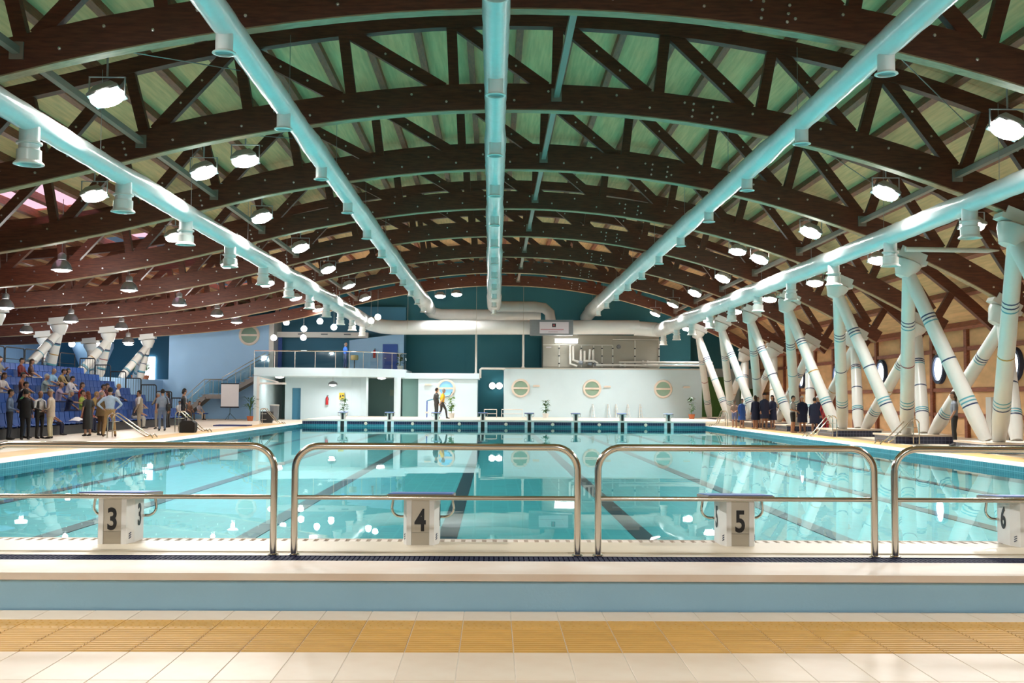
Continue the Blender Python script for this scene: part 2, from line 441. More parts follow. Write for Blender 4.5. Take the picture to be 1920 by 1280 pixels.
# far platform with tiled face
b = MB(); b.bb(PL, PR + 1.9, PF + .06, 70.0, -.3, ZP - .05); farp = struct('far_platform', b, 'platform', 'raised far end of the pool')
b = MB(); b.bb(PL - .02, PR + .02, PF - .03, PF + .75, ZP - .09, ZP); b.build('lip', 'white_paint', farp)
b = MB(); b.bb(PL, PR + 1.9, PF + .75, 70.0, ZP - .06, ZP - .005); b.build('platform_top', 'cream_floor', farp)
edges = [PL] + sum([[x - .25, x + .25] for x in LANES], []) + [PR]
for i in range(0, len(edges), 2):
    b = MB(); b.bb(edges[i], edges[i + 1], PF, PF + .06, -.02, ZP - .09); b.build('tile_panel', 'navy_tile', farp)
    b = MB(); b.bb(edges[i], edges[i + 1], PF, PF + .06, -.38, -.02); b.build('tile_panel_low', 'pool_side', farp)
for x in LANES:
    for s in (-1, 1):
        b = MB(); b.bb(x + s * .175 - .075, x + s * .175 + .075, PF - .02, PF + .06, -.38, ZP - .09); b.build('pale_pier', 'wall_pale', farp)
    b = MB(); b.bb(x - .1, x + .1, PF + .03, PF + .06, -.38, ZP - .09); b.build('dark_niche', 'rubber_black', farp)
for i, x in enumerate(LANES[:-1]):
    b = MB(); b.lathe([(.0, 0), (.07, 0), (.09, .02)], 12, (x + 1.25, PF - .03, 0.03), 'Y'); b.build('inlet', 'coping_stone', farp, True)

# ------------------------------------------------------------------ shell: walls
b = MB(); b.bb(-34, 23, -8.3, -8, -.4, 12); struct('wall_back', b, 'wall_pale')
b = MB(); b.bb(-31.3, -31, -8, 80, -.4, 8); struct('wall_left', b, 'wall_blue')
b = MB(); b.bb(-34, 26, 80, 80.3, -.4, 13); struct('wall_front', b, 'wall_teal', 'dark teal end wall')
# dark teal gable behind the machines
b = MB(); b.bb(-5.9, 13.3, ENDY, ENDY + .3, 0, 11.2); g = struct('wall_gable', b, 'wall_teal', 'dark teal upper end wall')
b = MB(); b.bb(-14.5, -5.9, ENDY, ENDY + .3, 5.4, 11.2); b.bb(13.3, 21.5, 77, 77.3, 3.6, 9.5); b.build('gable_upper', 'wall_teal', g)
for x in (-3.8, 1.2):
    b = MB(); b.bb(x, x + 1.9, ENDY - .05, ENDY, 3.0, 8); b.build('gable_panel', 'wall_teal', g)

# ------------------------------------------------------------------ roof: deck panels, purlins (all parts of the ceiling)
b = MB()
xs = [-31 + i * .6 for i in range(int((20.4 + 31) / .6) + 1)] + [20.5]
lo, hi = [prof(x, deckoff(x) + .36) for x in xs], [prof(x, deckoff(x) + .42) for x in xs]
n = len(xs)
def sheet(lo, hi, y0, y1):
    k = len(lo); vs = []
    for yy in (y0, y1): vs += [(p[0], yy, p[1]) for p in lo] + [(p[0], yy, p[1]) for p in hi]
    fs = []
    for i in range(k - 1):
        fs += [(i, i + 1, 2 * k + i + 1, 2 * k + i), (k + i, 3 * k + i, 3 * k + i + 1, k + i + 1)]
        fs += [(i, k + i, k + i + 1, i + 1), (2 * k + i, 2 * k + i + 1, 3 * k + i + 1, 3 * k + i)]
    fs += [(0, 2 * k, 3 * k, k), (k - 1, 2 * k - 1, 4 * k - 1, 3 * k - 1)]
    return vs, fs
SKY = {}     # skylight openings: (panel index, bay) pairs
PXS = [-30.2 + 1.185 * i for i in range(43)]          # purlin lines
YB = [-8.0, -1.14, 5.54] + [12.22 + BAY * k for k in range(9)] + [80.0]
sky_cols = [i for i, x in enumerate(PXS[:-1:2]) if -18 < x < -14]
SKYSET = set()
for c in sky_cols:
    for j in (6, 8, 9, 10):
        if (c + j) % 2 == 0 or j == 6: SKYSET.add((c, j))
b = MB(); b.add(*sheet([prof(x, deckoff(x) + .62) for x in xs], [prof(x, deckoff(x) + .63) for x in xs], -8, -7.9))
ceiling = struct('ceiling', b, 'wood_red', 'curved timber roof of the pool hall')
cols = list(range(0, len(PXS) - 1, 2))
for ci, i in enumerate(cols):
    xa, xb = PXS[i], PXS[min(i + 2, len(PXS) - 1)]
    xx = [xa + (xb - xa) * t / 4 for t in range(5)]
    lo = [prof(x, deckoff(x) + .25) for x in xx]; hi = [prof(x, deckoff(x) + .31) for x in xx]
    for j in range(len(YB) - 1):
        b = MB()
        b.add(*sheet(lo, hi, YB[j] + .01, YB[j + 1] - .01))
        if (ci, j) in SKYSET: b.build('skylight', 'skylight_glass', ceiling)
        else: b.build('roof_panel', 'plywood', ceiling)
for x in PXS:
    if prof(x, deckoff(x) + .12)[0] > 18.2: continue
    p = prof(x, deckoff(x) + .12); q = prof(x, deckoff(x) + .26)
    a = Vector((p[0], 0, p[1])); d = (Vector((q[0], 0, q[1])) - a).normalized()
    b = MB(); b.bar((p[0], -8, p[1]), (p[0], 80, p[1]), .17, .27, side=(d.z, 0, -d.x)); b.build('purlin', 'wood_red', ceiling)
# right-hand timber wall: panels between ribs and rails
b = MB(); b.bb(18.42, 18.6, -8, 80, -.4, 5.0); rw = struct('wall_right', b, 'plywood', 'timber panelled right wall')
RY = [12.22 + 3.34 * k for k in range(20)]; RZ = [0.0, .85, 1.85, 2.0 + 1.45, 4.35, 5.0]
rib_me = MB().bb(-.13, .0, -.13, .13, 0, 5.0).mesh('rib', 'wood_red')
for y in RY: put('rib', rib_me, rw, (18.40, y, 0))
for z in RZ[1:-1]:
    b = MB(); b.bb(18.30, 18.41, 12, 78, z - .08, z + .08); b.build('rail', 'wood_red', rw)
for i in range(len(RZ) - 1):
    me = MB().bb(0, .03, .14, 3.20, RZ[i] + .09, RZ[i + 1] - .09).mesh('wall_panel', 'plywood')
    for y in RY[:-1]: put('wall_panel', me, rw, (18.395, y, 0))
nw = 0
for y in (32.2, 38.4, 44.9, 51.6, 58.3, 65.0):
    nw += 1
    b = MB(); b.lathe([(.48, -.10), (.61, -.10), (.61, .10), (.48, .10)], 28, axis='X')
    o = b.build('window_%d' % nw, 'stripe_navy', None, True, (18.34, y, 2.72)); tag(o, None, None, None, 'structure')
    b = MB(); b.lathe([(.50, -.02), (.50, 0)], 28, axis='X'); b.build('pane', 'pane_day', o, True)

# ------------------------------------------------------------------ trusses
NODE = [1.42 + 2.37 * k for k in range(-13, 9)]
ordn = ['nearest', 'second', 'third', 'fourth', 'fifth', 'sixth', 'seventh', 'eighth', 'ninth']
def chord(o0, o1, xa, xb, wd, step=.8):
    k = int((xb - xa) / step); xx = [xa + (xb - xa) * i / k for i in range(k + 1)]
    lo = [prof(x, o0(x)) for x in xx]; hi = [prof(x, o1(x)) for x in xx]
    b = MB(); b.add(*sheet(lo, hi, -wd / 2, wd / 2)); return b
lower_me = chord(lambda x: 0, lambda x: .6 if x < 13 else max(.35, .6 - (x - 13) * .04), -29.5, 15.95, .30).mesh('lower_chord', 'wood')
upper_me = chord(lambda x: .6 + gap(x), lambda x: .6 + gap(x) + .35, -29.5, 17.2, .26).mesh('upper_chord', 'wood')
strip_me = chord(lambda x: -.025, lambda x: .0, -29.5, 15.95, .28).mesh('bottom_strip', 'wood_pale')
webs = []
for k, x in enumerate(NODE):
    if x > 15.7: continue
    p, q = prof(x, .5), prof(x, .7 + gap(x))
    webs.append(('vertical', MB().bar((p[0], 0, p[1]), (q[0], 0, q[1]), .20, .24).mesh('vertical', 'wood')))
for k in range(len(NODE) - 1):
    x0, x1 = NODE[k], NODE[k + 1]
    if x1 > 15.7: continue
    if x0 > -5.8: top, bot = x0 + .15, x1 - .25
    else: top, bot = x1 - .15, x0 + .25
    p, q = prof(top, .66 + gap(top)), prof(bot, .54)
    webs.append(('diagonal', MB().bar((p[0], 0, p[1]), (q[0], 0, q[1]), .18, .28).mesh('diagonal', 'wood')))
b = MB()
def bolt(x, z):
    b.lathe([(.0, -.03), (.030, -.025), (.030, 0)], 6, (x, -.15, z), 'Y')
for i in range(60):
    x = -28 + i * .79
    if x > 15.6: break
    p = prof(x, .42 if i % 2 else .2); bolt(*p)
for x in (4.6, 5.05, -9.0, -8.55):
    for o_ in (.12, .27, .42): bolt(*prof(x, o_))
for k in range(len(NODE) - 1):
    x0, x1 = NODE[k], NODE[k + 1]
    if x1 > 15.7: continue
    top, bot = (x0 + .15, x1 - .25) if x0 > -5.8 else (x1 - .15, x0 + .25)
    p, q = prof(top, .66 + gap(top)), prof(bot, .54)
    for t in (.38, .66):
        b.lathe([(.0, -.02), (.028, -.016), (.028, .01)], 6, (p[0] + (q[0] - p[0]) * t, -.09, p[1] + (q[1] - p[1]) * t), 'Y')
bolt_me = b.mesh('bolts', 'bolt')
strut_me = {}
for k, y in enumerate(TR):
    lab = ('arched dark timber roof truss, %s from the camera' % ordn[k]) if k else 'arched dark timber roof truss nearest the camera at the top edge'
    if k == 8: lab = 'arched dark timber roof truss farthest away, before the dark gable'
    t = thing('roof_truss', lab, 'truss', (0, y, 0), 0, 'arched roof trusses')
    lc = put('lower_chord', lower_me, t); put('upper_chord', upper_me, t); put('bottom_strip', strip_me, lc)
    for nm, me in webs: put(nm, me, t)
    tag(put('bolts', bolt_me, t), kind='stuff')
# longitudinal steel struts between lower chords
for xi, (xs_, nm) in enumerate(((-8.15, 'left'), (1.42, 'middle'), (10.75, 'right'))):
    for k in range(len(TR) - 1):
        p = prof(xs_, .34); y0, y1 = TR[k] + .15, TR[k + 1] - .15
        b = MB(); b.bar((0, 0, 0), (0, y1 - y0, 0), .13, .13, side=(1, 0, 0))
        t = thing('steel_strut', 'grey steel strut of the %s row between %s and %s roof truss' % (nm, ordn[k], ordn[k + 1]), 'strut', (p[0], y0, p[1]), 0, 'steel struts between trusses')
        b.build('tube', 'strut_grey', t)
        for yy in (.02, y1 - y0 - .02): b = MB(); b.box((0, yy, 0), (.24, .04, .3)); b.build('end_plate', 'strut_grey', t)
# thin bracing rods in the roof plane
for k in range(1, 7):
    for (xa, xb) in ((10.75, 13.1), (6.05, 10.75), (-8.15, -5.7)):
        pa, pb = prof(xa, .75), prof(xb, 1.5)
        b = MB(); b.tube([(0, 0, 0), (pb[0] - pa[0], BAY - .3, pb[1] - pa[1])], .012, 5)
        o = b.build('brace_rod', 'cable', None, True, (pa[0], TR[k] + .15, pa[1]))
        tag(o, 'thin steel bracing rod %s, just behind the %s roof truss' % ({10.75: 'near the right columns', 6.05: 'right of the centre duct', -8.15: 'left of the centre duct'}[xa], ordn[k]), 'rod', 'roof bracing rods')

# ------------------------------------------------------------------ columns
def bands(p, q, r, fr, parent, mats):
    p, q = Vector(p), Vector(q); d = q - p; L = d.length
    for t, mt in zip(fr, mats):
        c = p + d * t; h = d.normalized() * .022
        bb_ = MB(); bb_.tube([c - h, c + h], r + .004, 16, caps=False); bb_.build('stripe', mt, parent, True)
def cluster(px, py, zf, inner, outer, lab, name='column_cluster', rad=.225, plinth=True, group='white columns on the right'):
    t = thing(name, lab, 'column', (px, py, zf), 0, group)
    if plinth:
        b = MB(); b.bb(-1.0, .9, -1.0, 1.0, 0, .24); b.build('plinth', 'navy_tile', t)
        b = MB(); b.bb(-1.05, .95, -1.05, 1.05, .24, .30); b.build('plinth_top', 'coping_stone', t)
    z0 = .30 if plinth else 0
    for (cx, cy, cz, bx, by, kind) in inner + outer:
        p = Vector((bx, by, z0)); q = Vector((cx - px, cy - py, cz - zf))
        b = MB(); d = (q - p)
        b.tube([p, p + d * .12, q], [rad * .72, rad, rad * .86], 16)
        lg = b.build('leg', 'white_paint', t, True)
        bands(p + d * .2, q - d * .0, rad * .985, [0.0, .025, .05], lg, ['stripe_navy', 'stripe_teal', 'stripe_teal'])
        bands(p, q, rad * .90, [.70, .72, .74], lg, ['stripe_teal', 'stripe_navy', 'stripe_navy'])
        bands(p, q, rad * .95, [.47], lg, [random.choice(['stripe_navy', 'stripe_teal', 'stripe_red', 'stripe_ochre'])])
    return t
def capital(t, px, py, zf, cx, cy, cz, tilt):
    b = MB(); b.lathe([(.0, -.50), (.22, -.50), (.27, -.38), (.38, -.16), (.40, -.05), (.33, 0), (0, 0)], 20)
    o = b.build('capital', 'white_paint', t, True, (cx - px, cy - py, cz - zf)); o.rotation_euler = (0, tilt, 0)
    b = MB(); b.box((0, 0, .08), (.95, .46, .13)); b.box((0, -.2, .2), (.8, .04, .26)); b.box((0, .2, .2), (.8, .04, .26)); b.build('saddle', 'white_paint', o)
PYS = [30.25 + 6.68 * i for i in range(-1, 7)]
cl_lab = ['nearest white column cluster, on the navy plinth partly past the right edge', None, 'white column cluster whose plinth is beside the woman in grey', 'white column cluster behind the chrome ladder rails and red tracksuit',
          'white column cluster beside the swimmers in the middle of the right deck', 'white column cluster behind the group of swimmers by the far right deck', 'second farthest white column cluster on the right deck', 'farthest white column cluster beside the far white wall']
cl_lab[1] = 'white column cluster on the plinth at the right edge of the photo'
IX, OX = 12.3, 15.1
for i, y in enumerate(PYS):
    px = 14.2
    front = y - 4.33 + 0.0     # truss nearer the camera
    tf = min(TR, key=lambda q: abs(q - (y - 4.4))); tb = tf + BAY
    leg = []
    zi, zo = zb(IX) - .62, zb(OX) - .66
    leg += [(IX, tf, zi, -.45, -.5, 'i'), (IX, tb, zi, -.45, .25, 'i')]
    leg2 = [(OX, tf, zo, .45, -.4, 'o'), (OX, tb, zo, .45, .35, 'o')]
    if i == 0: leg, leg2 = [leg[1]], [leg2[1]]
    if i == len(PYS) - 1: leg, leg2 = [leg[0]], [leg2[0]]
    t = cluster(px, y, 0, leg, leg2, cl_lab[i])
    if i < len(PYS) - 1 or True:
        capital(t, px, y, 0, IX, tf, zb(IX) - .22, radians(22)); capital(t, px, y, 0, OX, tf, zb(OX) - .22, radians(29))
# left columns on the gallery behind the bleachers
LIX, LOX, LPX, GZ = -20.6, -24.0, -22.4, 2.45
ll = ['white gallery column at the left edge of the photo', 'white gallery column behind the top blue seats, second from left', 'white gallery column in the middle behind the bleachers', 'white gallery column right of the stand, behind the stepped rails', 'farthest white gallery column beside the potted palms']
for i, tf in enumerate(TR[4:9]):
    y = tf; LPX = -21.8; GZ = 2.45
    zi, zo = zb(LIX) - .55, zb(LOX) - .55
    leg = [(LIX, tf, zi, .15, -1.5, 'i'), (LIX, tf, zi, .75, .1, 'i'), (LOX, tf, zo, -1.5, -1.2, 'o'), (LOX, tf, zo, -1.9, .4, 'o')]
    if tf + 2 < 70: leg.append((LIX, tf, zi, .0, 1.5, 'i'))
    t = cluster(LPX, y, GZ, leg, [], ll[i], plinth=False, group='white columns on the left gallery')
    capital(t, LPX, y, GZ, LIX, tf, zb(LIX) - .18, radians(-5)); capital(t, LPX, y, GZ, LOX, tf, zb(LOX) - .18, radians(-5))
# white tapered pole running out from a capital
b = MB(); b.tube([(0, 0, 0), (.4, 0, 0), (2.4, 0, -.02), (2.75, 0, -.01)], [.075, .075, .07, .02], 12)
tag(b.build('horizontal_pole', 'white_paint', None, True, (12.0, 31.7, 5.82)), 'thin white horizontal pole running right from a column capital', 'pole')
# ------------------------------------------------------------------ air ducts
def dr(y):      # duct radius grows in steps towards the fan room
    st = [(10, .215), (24.5, .25), (34, .29), (43.7, .335), (53.3, .38), (62.8, .43)]
    r = st[0][1]
    for (a, ra), (b_, rb) in zip(st, st[1:]):
        if y >= b_: r = rb
        elif y > b_ - .7: r = ra + (rb - ra) * (y - b_ + .7) / .7
    return r
def duct_ys(y0, y1):
    ys = [y0]; y = y0
    while y < y1 - .01:
        y = min(y + .35, y1); ys.append(y)
    return ys
def spout(kind, parent, x, y, z, r):
    b = MB()
    if kind == 'short':
        b.lathe([(.135, r * .35), (.135, -r - .23), (.145, -r - .235)], 18)
        o = b.build('spout', 'duct_ring', parent, True, (x, y, z))
        b = MB(); b.lathe([(.135, -r - .22), (.18, -r - .25), (.185, -r - .265), (.145, -r - .275), (.13, -r - .25)], 20); b.build('flange', 'white_paint', o, True)
        b = MB(); b.lathe([(0, -r - .24), (.13, -r - .24), (.13, -r - .20), (0, -r - .20)], 18); b.build('grille', 'diffuser_dark', o, True)
    else:
        b.lathe([(.17, r * .35), (.17, -r - .12), (.175, -r - .52)], 20)
        o = b.build('spout', 'duct_ring', parent, True, (x, y, z))
        b = MB(); b.lathe([(.17, -r - .18), (.215, -r - .18), (.215, -r - .215), (.17, -r - .215)], 20); b.build('collar', 'white_paint', o, True)
        b = MB(); b.lathe([(.175, -r - .30), (.205, -r - .32), (.205, -r - .50), (.25, -r - .545), (.255, -r - .565), (.2, -r - .57), (.17, -r - .53)], 22); b.build('flange', 'white_paint', o, True)
        b = MB(); b.lathe([(0, -r - .53), (.19, -r - .53), (.19, -r - .49), (0, -r - .49)], 18); b.build('grille', 'diffuser_dark', o, True)
def duct(lab, x, z, y0, y1, sp0, kind, endpath):
    t = thing('air_duct', lab, 'duct', (x, y0, z), 0, 'ceiling air ducts')
    ys = duct_ys(y0, y1)
    pts = [(0, y - y0, 0) for y in ys]; rs = [dr(y) + .006 * sin(i * 2.4) for i, y in enumerate(ys)]
    b = MB(); b.tube(pts, rs, 22)
    b.build('pipe', 'duct', t, True)
    if endpath:
        b = MB(); b.tube([(p[0] - x, p[1] - y0, p[2] - z) for p in endpath[0]], endpath[1], 20); b.build('elbow', 'duct', t, True)
    y = sp0; i = 0
    while y < y1 - .6:
        spout(kind, t, 0, y - y0, 0, dr(y)); y += 4.8
    y = 12.2 + 3.3
    while y < y1 - 1:
        b = MB(); b.tube([(0, y - y0, dr(y) - .02), (0, y - y0, min(2.2, zb(x) + 1.0 - z))], .006, 5); b.build('hanger', 'cable', t); y += BAY
    return t
duct('long pale air duct down the centre of the ceiling', 0.0, 7.28, 9.0, 69.6, 14.6, 'short',
     ([(0, 69.4, 7.28), (.05, 69.85, 7.28), (.5, 70.0, 7.28), (2.6, 70.0, 7.28), (3.2, 70.0, 7.2), (3.55, 70.0, 6.9), (3.62, 70.0, 6.3)], [.42, .40, .34, .34, .34, .34, .34]))
duct('pale air duct left of the centre duct, short spouts below', -4.2, 7.17, 9.0, 70.0, 16.8, 'short',
     ([(-4.2, 69.9, 7.17), (-4.0, 70.5, 6.9), (-3.4, 70.6, 6.78), (3.0, 70.6, 6.78)], [.43, .38, .36, .36]))
duct('pale air duct right of the centre duct, ending open at the gable', 6.2, 7.05, 9.0, 70.0, 17.1, 'short',
     ([(6.2, 69.9, 7.05), (6.2, 70.4, 7.0), (6.2, 73.9, 6.9)], [.43, .41, .40]))
duct('far left air duct with long double-ring spouts', -8.0, 6.13, 9.0, 68.2, 18.8, 'long',
     ([(-8.0, 68.1, 6.13), (-7.7, 68.55, 6.02), (-7.0, 68.7, 5.86), (-6.2, 68.7, 5.80)], [.43, .45, .45, .45]))
duct('far right air duct with long double-ring spouts beside the columns', 10.35, 5.72, 12.0, 68.2, 23.6, 'long',
     ([(10.35, 68.1, 5.72), (10.1, 68.6, 5.78), (9.4, 68.7, 5.84), (8.8, 68.7, 5.86)], [.43, .45, .45, .45]))
b = MB(); b.tube([(-6.4 + i * .5, 0, .004 * i) for i in range(32)], .45, 22)
t = thing('main_duct', 'big pale main duct running crosswise along the far wall', 'duct', (0, 68.7, 5.80))
b.build('pipe', 'duct', t, True)
for x in (-5.4, -1.1, 1.85):
    b = MB(); b.tube([(x - .02, 0, .05), (x + .02, 0, .05)], .465, 20, caps=True); b.tube([(x, 0, .4), (x, 0, 2.6)], .012, 5); b.build('strap', 'metal_trim', t, True)
b = MB(); b.bb(-1.33, 1.33, 0, .9, -.47, .47)
t = thing('duct_box', 'dark grey box with a white sign on the main duct', 'box', (3.56, 67.6, 5.81))
b.build('casing', 'sign_grey', t)
b = MB(); b.bb(-.75, 1.05, -.03, 0, -.38, .33); sg = b.build('sign_board', 'sign_white', t)
b = MB(); b.bb(.02, .26, -.036, -.03, .02, .24); b.build('emblem', 'numeral_black', sg)
b = MB(); b.bb(.09, .19, -.040, -.036, .08, .18); b.build('emblem_mark', 'sign_red', sg)
b = MB()
for i in range(22): b.bb(-.68 + i * .065, -.68 + i * .065 + .045, -.036, -.03, -.16, -.10)
b.build('print_line', 'sign_red', sg)
b = MB()
for i in range(9): b.bb(-.2 + i * .065, -.2 + i * .065 + .045, -.036, -.03, -.30, -.25)
b.build('print_line', 'sign_text', sg)

# ------------------------------------------------------------------ lamps
def area(parent, loc, rot, size, power, colr=(1, .985, .96), sy=None, spread=None):
    l = bpy.data.lights.new('lamp_light', 'AREA'); l.energy = power; l.color = colr
    l.shape = 'RECTANGLE'; l.size = size; l.size_y = sy or size
    if spread: l.spread = spread
    o = bpy.data.objects.new('lamp_light', l); COL.objects.link(o); o.parent = parent; o.location = loc; o.rotation_euler = rot
    return o
b = MB()
b.add([(-.30, -.24, -.06), (.30, -.24, -.06), (.30, .24, -.06), (-.30, .24, -.06), (-.30, -.24, 0), (.30, -.24, 0), (.30, .24, 0), (-.30, .24, 0), (-.16, -.12, .2), (.16, -.12, .2), (.16, .12, .2), (-.16, .12, .2)],
      [(0, 1, 5, 4), (1, 2, 6, 5), (2, 3, 7, 6), (3, 0, 4, 7), (4, 5, 9, 8), (5, 6, 10, 9), (6, 7, 11, 10), (7, 4, 8, 11), (8, 9, 10, 11), (3, 2, 1, 0)])
fl_house = b.mesh('housing', 'lamp_cap')
b = MB(); b.lathe([(0, -.17), (.18, -.15), (.30, -.09), (.32, -.05)], 20, sx=1.0, sy=.84); fl_lens = b.mesh('lens', 'lamp_white', True)
b = MB(); b.bar((-.33, 0, 0), (-.33, 0, .34), .05, .015); b.bar((.33, 0, 0), (.33, 0, .34), .05, .015); b.bar((-.34, 0, .34), (.34, 0, .34), .05, .015); b.tube([(0, 0, .34), (0, 0, .75)], .02, 6); fl_brk = b.mesh('bracket', 'lamp_cap')
def flood(x, y, z, rx, ry, lab, group, power=None):
    t = thing('floodlight', lab, 'floodlight', (x, y, z), 0, group)
    h = put('housing', fl_house, t, None, (rx, ry, 0)); put('lens', fl_lens, h); put('bracket', fl_brk, t)
    area(t, Vector((0, 0, 0)) + Euler((rx, ry, 0)).to_matrix() @ Vector((0, 0, -.13)), (rx, ry, 0), .45, power or FLOOD_W, spread=radians(134))
    return t
K = ['nearest', 'second', 'third', 'fourth', 'fifth', 'sixth', 'seventh', 'eighth', 'ninth']
for i in range(8): flood(9.6, 20.2 + 6.4 * i, 6.53, radians(-16 if i < 6 else 0), radians(24), 'lit floodlight hung right of the inner right duct, %s from the camera' % K[i], 'floodlights of the right inner row')
for i in range(7): flood(12.6, 28.6 + 7.1 * i, 6.05, radians(-16), radians(5), 'lit floodlight above the right columns, %s from the camera' % K[i], 'floodlights over the right columns', FLOOD_W * .7)  # the farthest one is added to light the far right corner
for i in range(7): flood(-7.25, 20.35 + 6.85 * i, 7.0, radians(-16 if i < 5 else 0), radians(-20), 'lit floodlight hung between the left ducts, %s from the camera' % K[i], 'floodlights of the left inner row')
for i in range(6): flood(-10.45, 28.6 + 7.3 * i, 6.65, radians(-16 if i < 4 else 0), radians(-15), 'lit floodlight left of the far left duct, %s from the camera' % K[i], 'floodlights of the left outer row', FLOOD_W * .5)
flood(-5.95, 26.0, 7.05, radians(-14), radians(-10), 'lit floodlight next to the second one between the left ducts', 'extra floodlights', FLOOD_W * .6)
flood(9.2, 41.2, 7.05, radians(-14), radians(10), 'lit floodlight doubled up in the right inner row', 'extra floodlights', FLOOD_W * .6)
flood(-3.3, 67.0, 7.68, radians(-10), 0, 'lit floodlight under the last truss, left of a pair', 'extra floodlights', FLOOD_W * .35)
flood(-2.3, 67.0, 7.8, radians(-10), 0, 'lit floodlight under the last truss, right of a pair', 'extra floodlights', FLOOD_W * .35)
# the same rows carry on above the frame
for i in range(2):
    flood(9.6, 7.4 + 6.4 * i, 6.6, radians(15), radians(28), 'floodlight of the right inner row above the frame, %s one' % ['nearer', 'farther'][i], 'floodlights nearer than the frame', FLOOD_W * .6)
    flood(-7.25, 6.65 + 6.85 * i, 7.0, radians(15), radians(-24), 'floodlight of the left inner row above the frame, %s one' % ['nearer', 'farther'][i], 'floodlights nearer than the frame', FLOOD_W * .6)
flood(-2.5, -4.5, 7.6, radians(38), 0, 'unseen floodlight behind the camera, left one', 'floodlights nearer than the frame', FLOOD_W * .42)  # unseen pair off the rows, put here and aimed to light the kerb
flood(3.5, -4.5, 7.6, radians(38), 0, 'unseen floodlight behind the camera, right one', 'floodlights nearer than the frame', FLOOD_W * .42)
# dark spot lamp hung under the trusses
t = thing('unlit_spotlight', 'small grey unlit spotlight under the left trusses', 'spotlight', (-8.1, 57.5, 6.35))
b = MB(); b.box((0, 0, 0), (.42, .3, .2)); b.build('housing', 'lamp_cap', t)
b = MB(); b.tube([(0, 0, .1), (0, 0, .6)], .02, 6); b.build('stem', 'lamp_cap', t)
b = MB(); b.bb(-.19, .19, -.13, .13, -.13, -.10); b.build('lens', 'sign_white', t)

# bell-shaped pendant lamps over the stand
b = MB(); b.lathe([(.33, 0), (.325, .06), (.29, .17), (.22, .28), (.14, .34), (.12, .34), (.20, .27), (.27, .16), (.30, .06), (.315, 0)], 22); pd_shade = b.mesh('shade', 'lamp_shade', True)
b = MB(); b.lathe([(.10, .33), (.13, .36), (.13, .50), (.08, .56), (.03, .58), (0, .58)], 16); pd_cap = b.mesh('cap', 'lamp_cap', True)
b = MB(); b.lathe([(0, -.07), (.2, -.045), (.31, .02)], 20); pd_lens = b.mesh('bulb_glass', 'lamp_soft', True)
def pendant(x, y, z, lab):
    t = thing('pendant_lamp', lab, 'lamp', (x, y, z), 0, 'bell pendant lamps over the stand')
    put('shade', pd_shade, t); put('cap', pd_cap, t); put('bulb_glass', pd_lens, t)
    top = max(.9, prof(x, deckoff(x))[1] - z - .1)
    b = MB(); b.tube([(0, 0, .57), (0, 0, top)], .012, 6); b.build('cord', 'cable', t)
    l = bpy.data.lights.new('lamp_light', 'POINT'); l.energy = PEND_W; l.shadow_soft_size = .1; l.color = (1, .97, .93)
    put('lamp_light', l, t, (0, 0, -.18))
PN_ = [(116, 36), (242, 42.3), (10, 42.3), (336, 49), (407, 55.6), (133, 49), (444, 61), (50, 55.6), (228, 55.6), (240, 62), (232, 68)]
PXZ = [(-14.15, 5.5), (-14.03, 5.46), (-18.73, 4.75), (-14.02, 5.47), (-13.99, 5.5), (-18.79, 4.7), (-14.26, 5.52), (-23.52, 4.6), (-18.78, 4.8), (-20.55, 4.42), (-22.5, 4.6)]
PLAB = ['largest bell pendant lamp over the stand', 'bell pendant lamp second from the camera over the stand', 'bell pendant lamp cut by the left edge of the photo', 'third bell pendant lamp of the front row over the stand', 'fourth bell pendant lamp of the front row, beside a far spotlight',
        'bell pendant lamp in front of a left gallery column', 'bell pendant lamp in front of the round window of the pale wall', 'bell pendant lamp far left at the back of the gallery', 'bell pendant lamp before the third gallery column', 'low bell pendant lamp above the gallery railing', 'small bell pendant lamp at the far end of the gallery']
for (px_, y), (x, z), lb in zip(PN_, PXZ, PLAB): pendant(x, y, z, lb)
b = MB(); b.lathe([(0, -.19), (.12, -.16), (.185, -.06), (.185, .03), (.13, .12), (.06, .17), (0, .18)], 16); gl_me = b.mesh('globe', 'lamp_soft', True)
GL = [(-13.04, 6.05, 66), (-12.46, 5.9, 66), (-11.4, 5.52, 66), (-10.45, 5.98, 66), (-9.61, 5.63, 66), (-11.6, 5.05, 67), (-13.3, 5.0, 66.5), (-7.3, 5.98, 65.2), (-6.9, 6.2, 65.2)]
GLAB = ['leftmost upper globe lamp above the balcony', 'second globe lamp from left above the balcony', 'third globe lamp from left above the balcony, hanging lower', 'globe lamp above the middle of the balcony', 'globe lamp above the right of the balcony', 'lowest globe lamp above the balcony, in front of the blue wall', 'small globe lamp beside the white door jamb', 'globe lamp under the bend of the left duct, left one', 'globe lamp under the bend of the left duct, right one']
for (x, z, y), lb in zip(GL, GLAB):
    t = thing('globe_lamp', lb, 'lamp', (x, y, z), 0, 'globe lamps above the balcony')
    put('globe', gl_me, t); b = MB(); b.tube([(0, 0, .17), (0, 0, max(.6, zb(x) + .5 - z))], .01, 5); b.build('cord', 'cable', t)

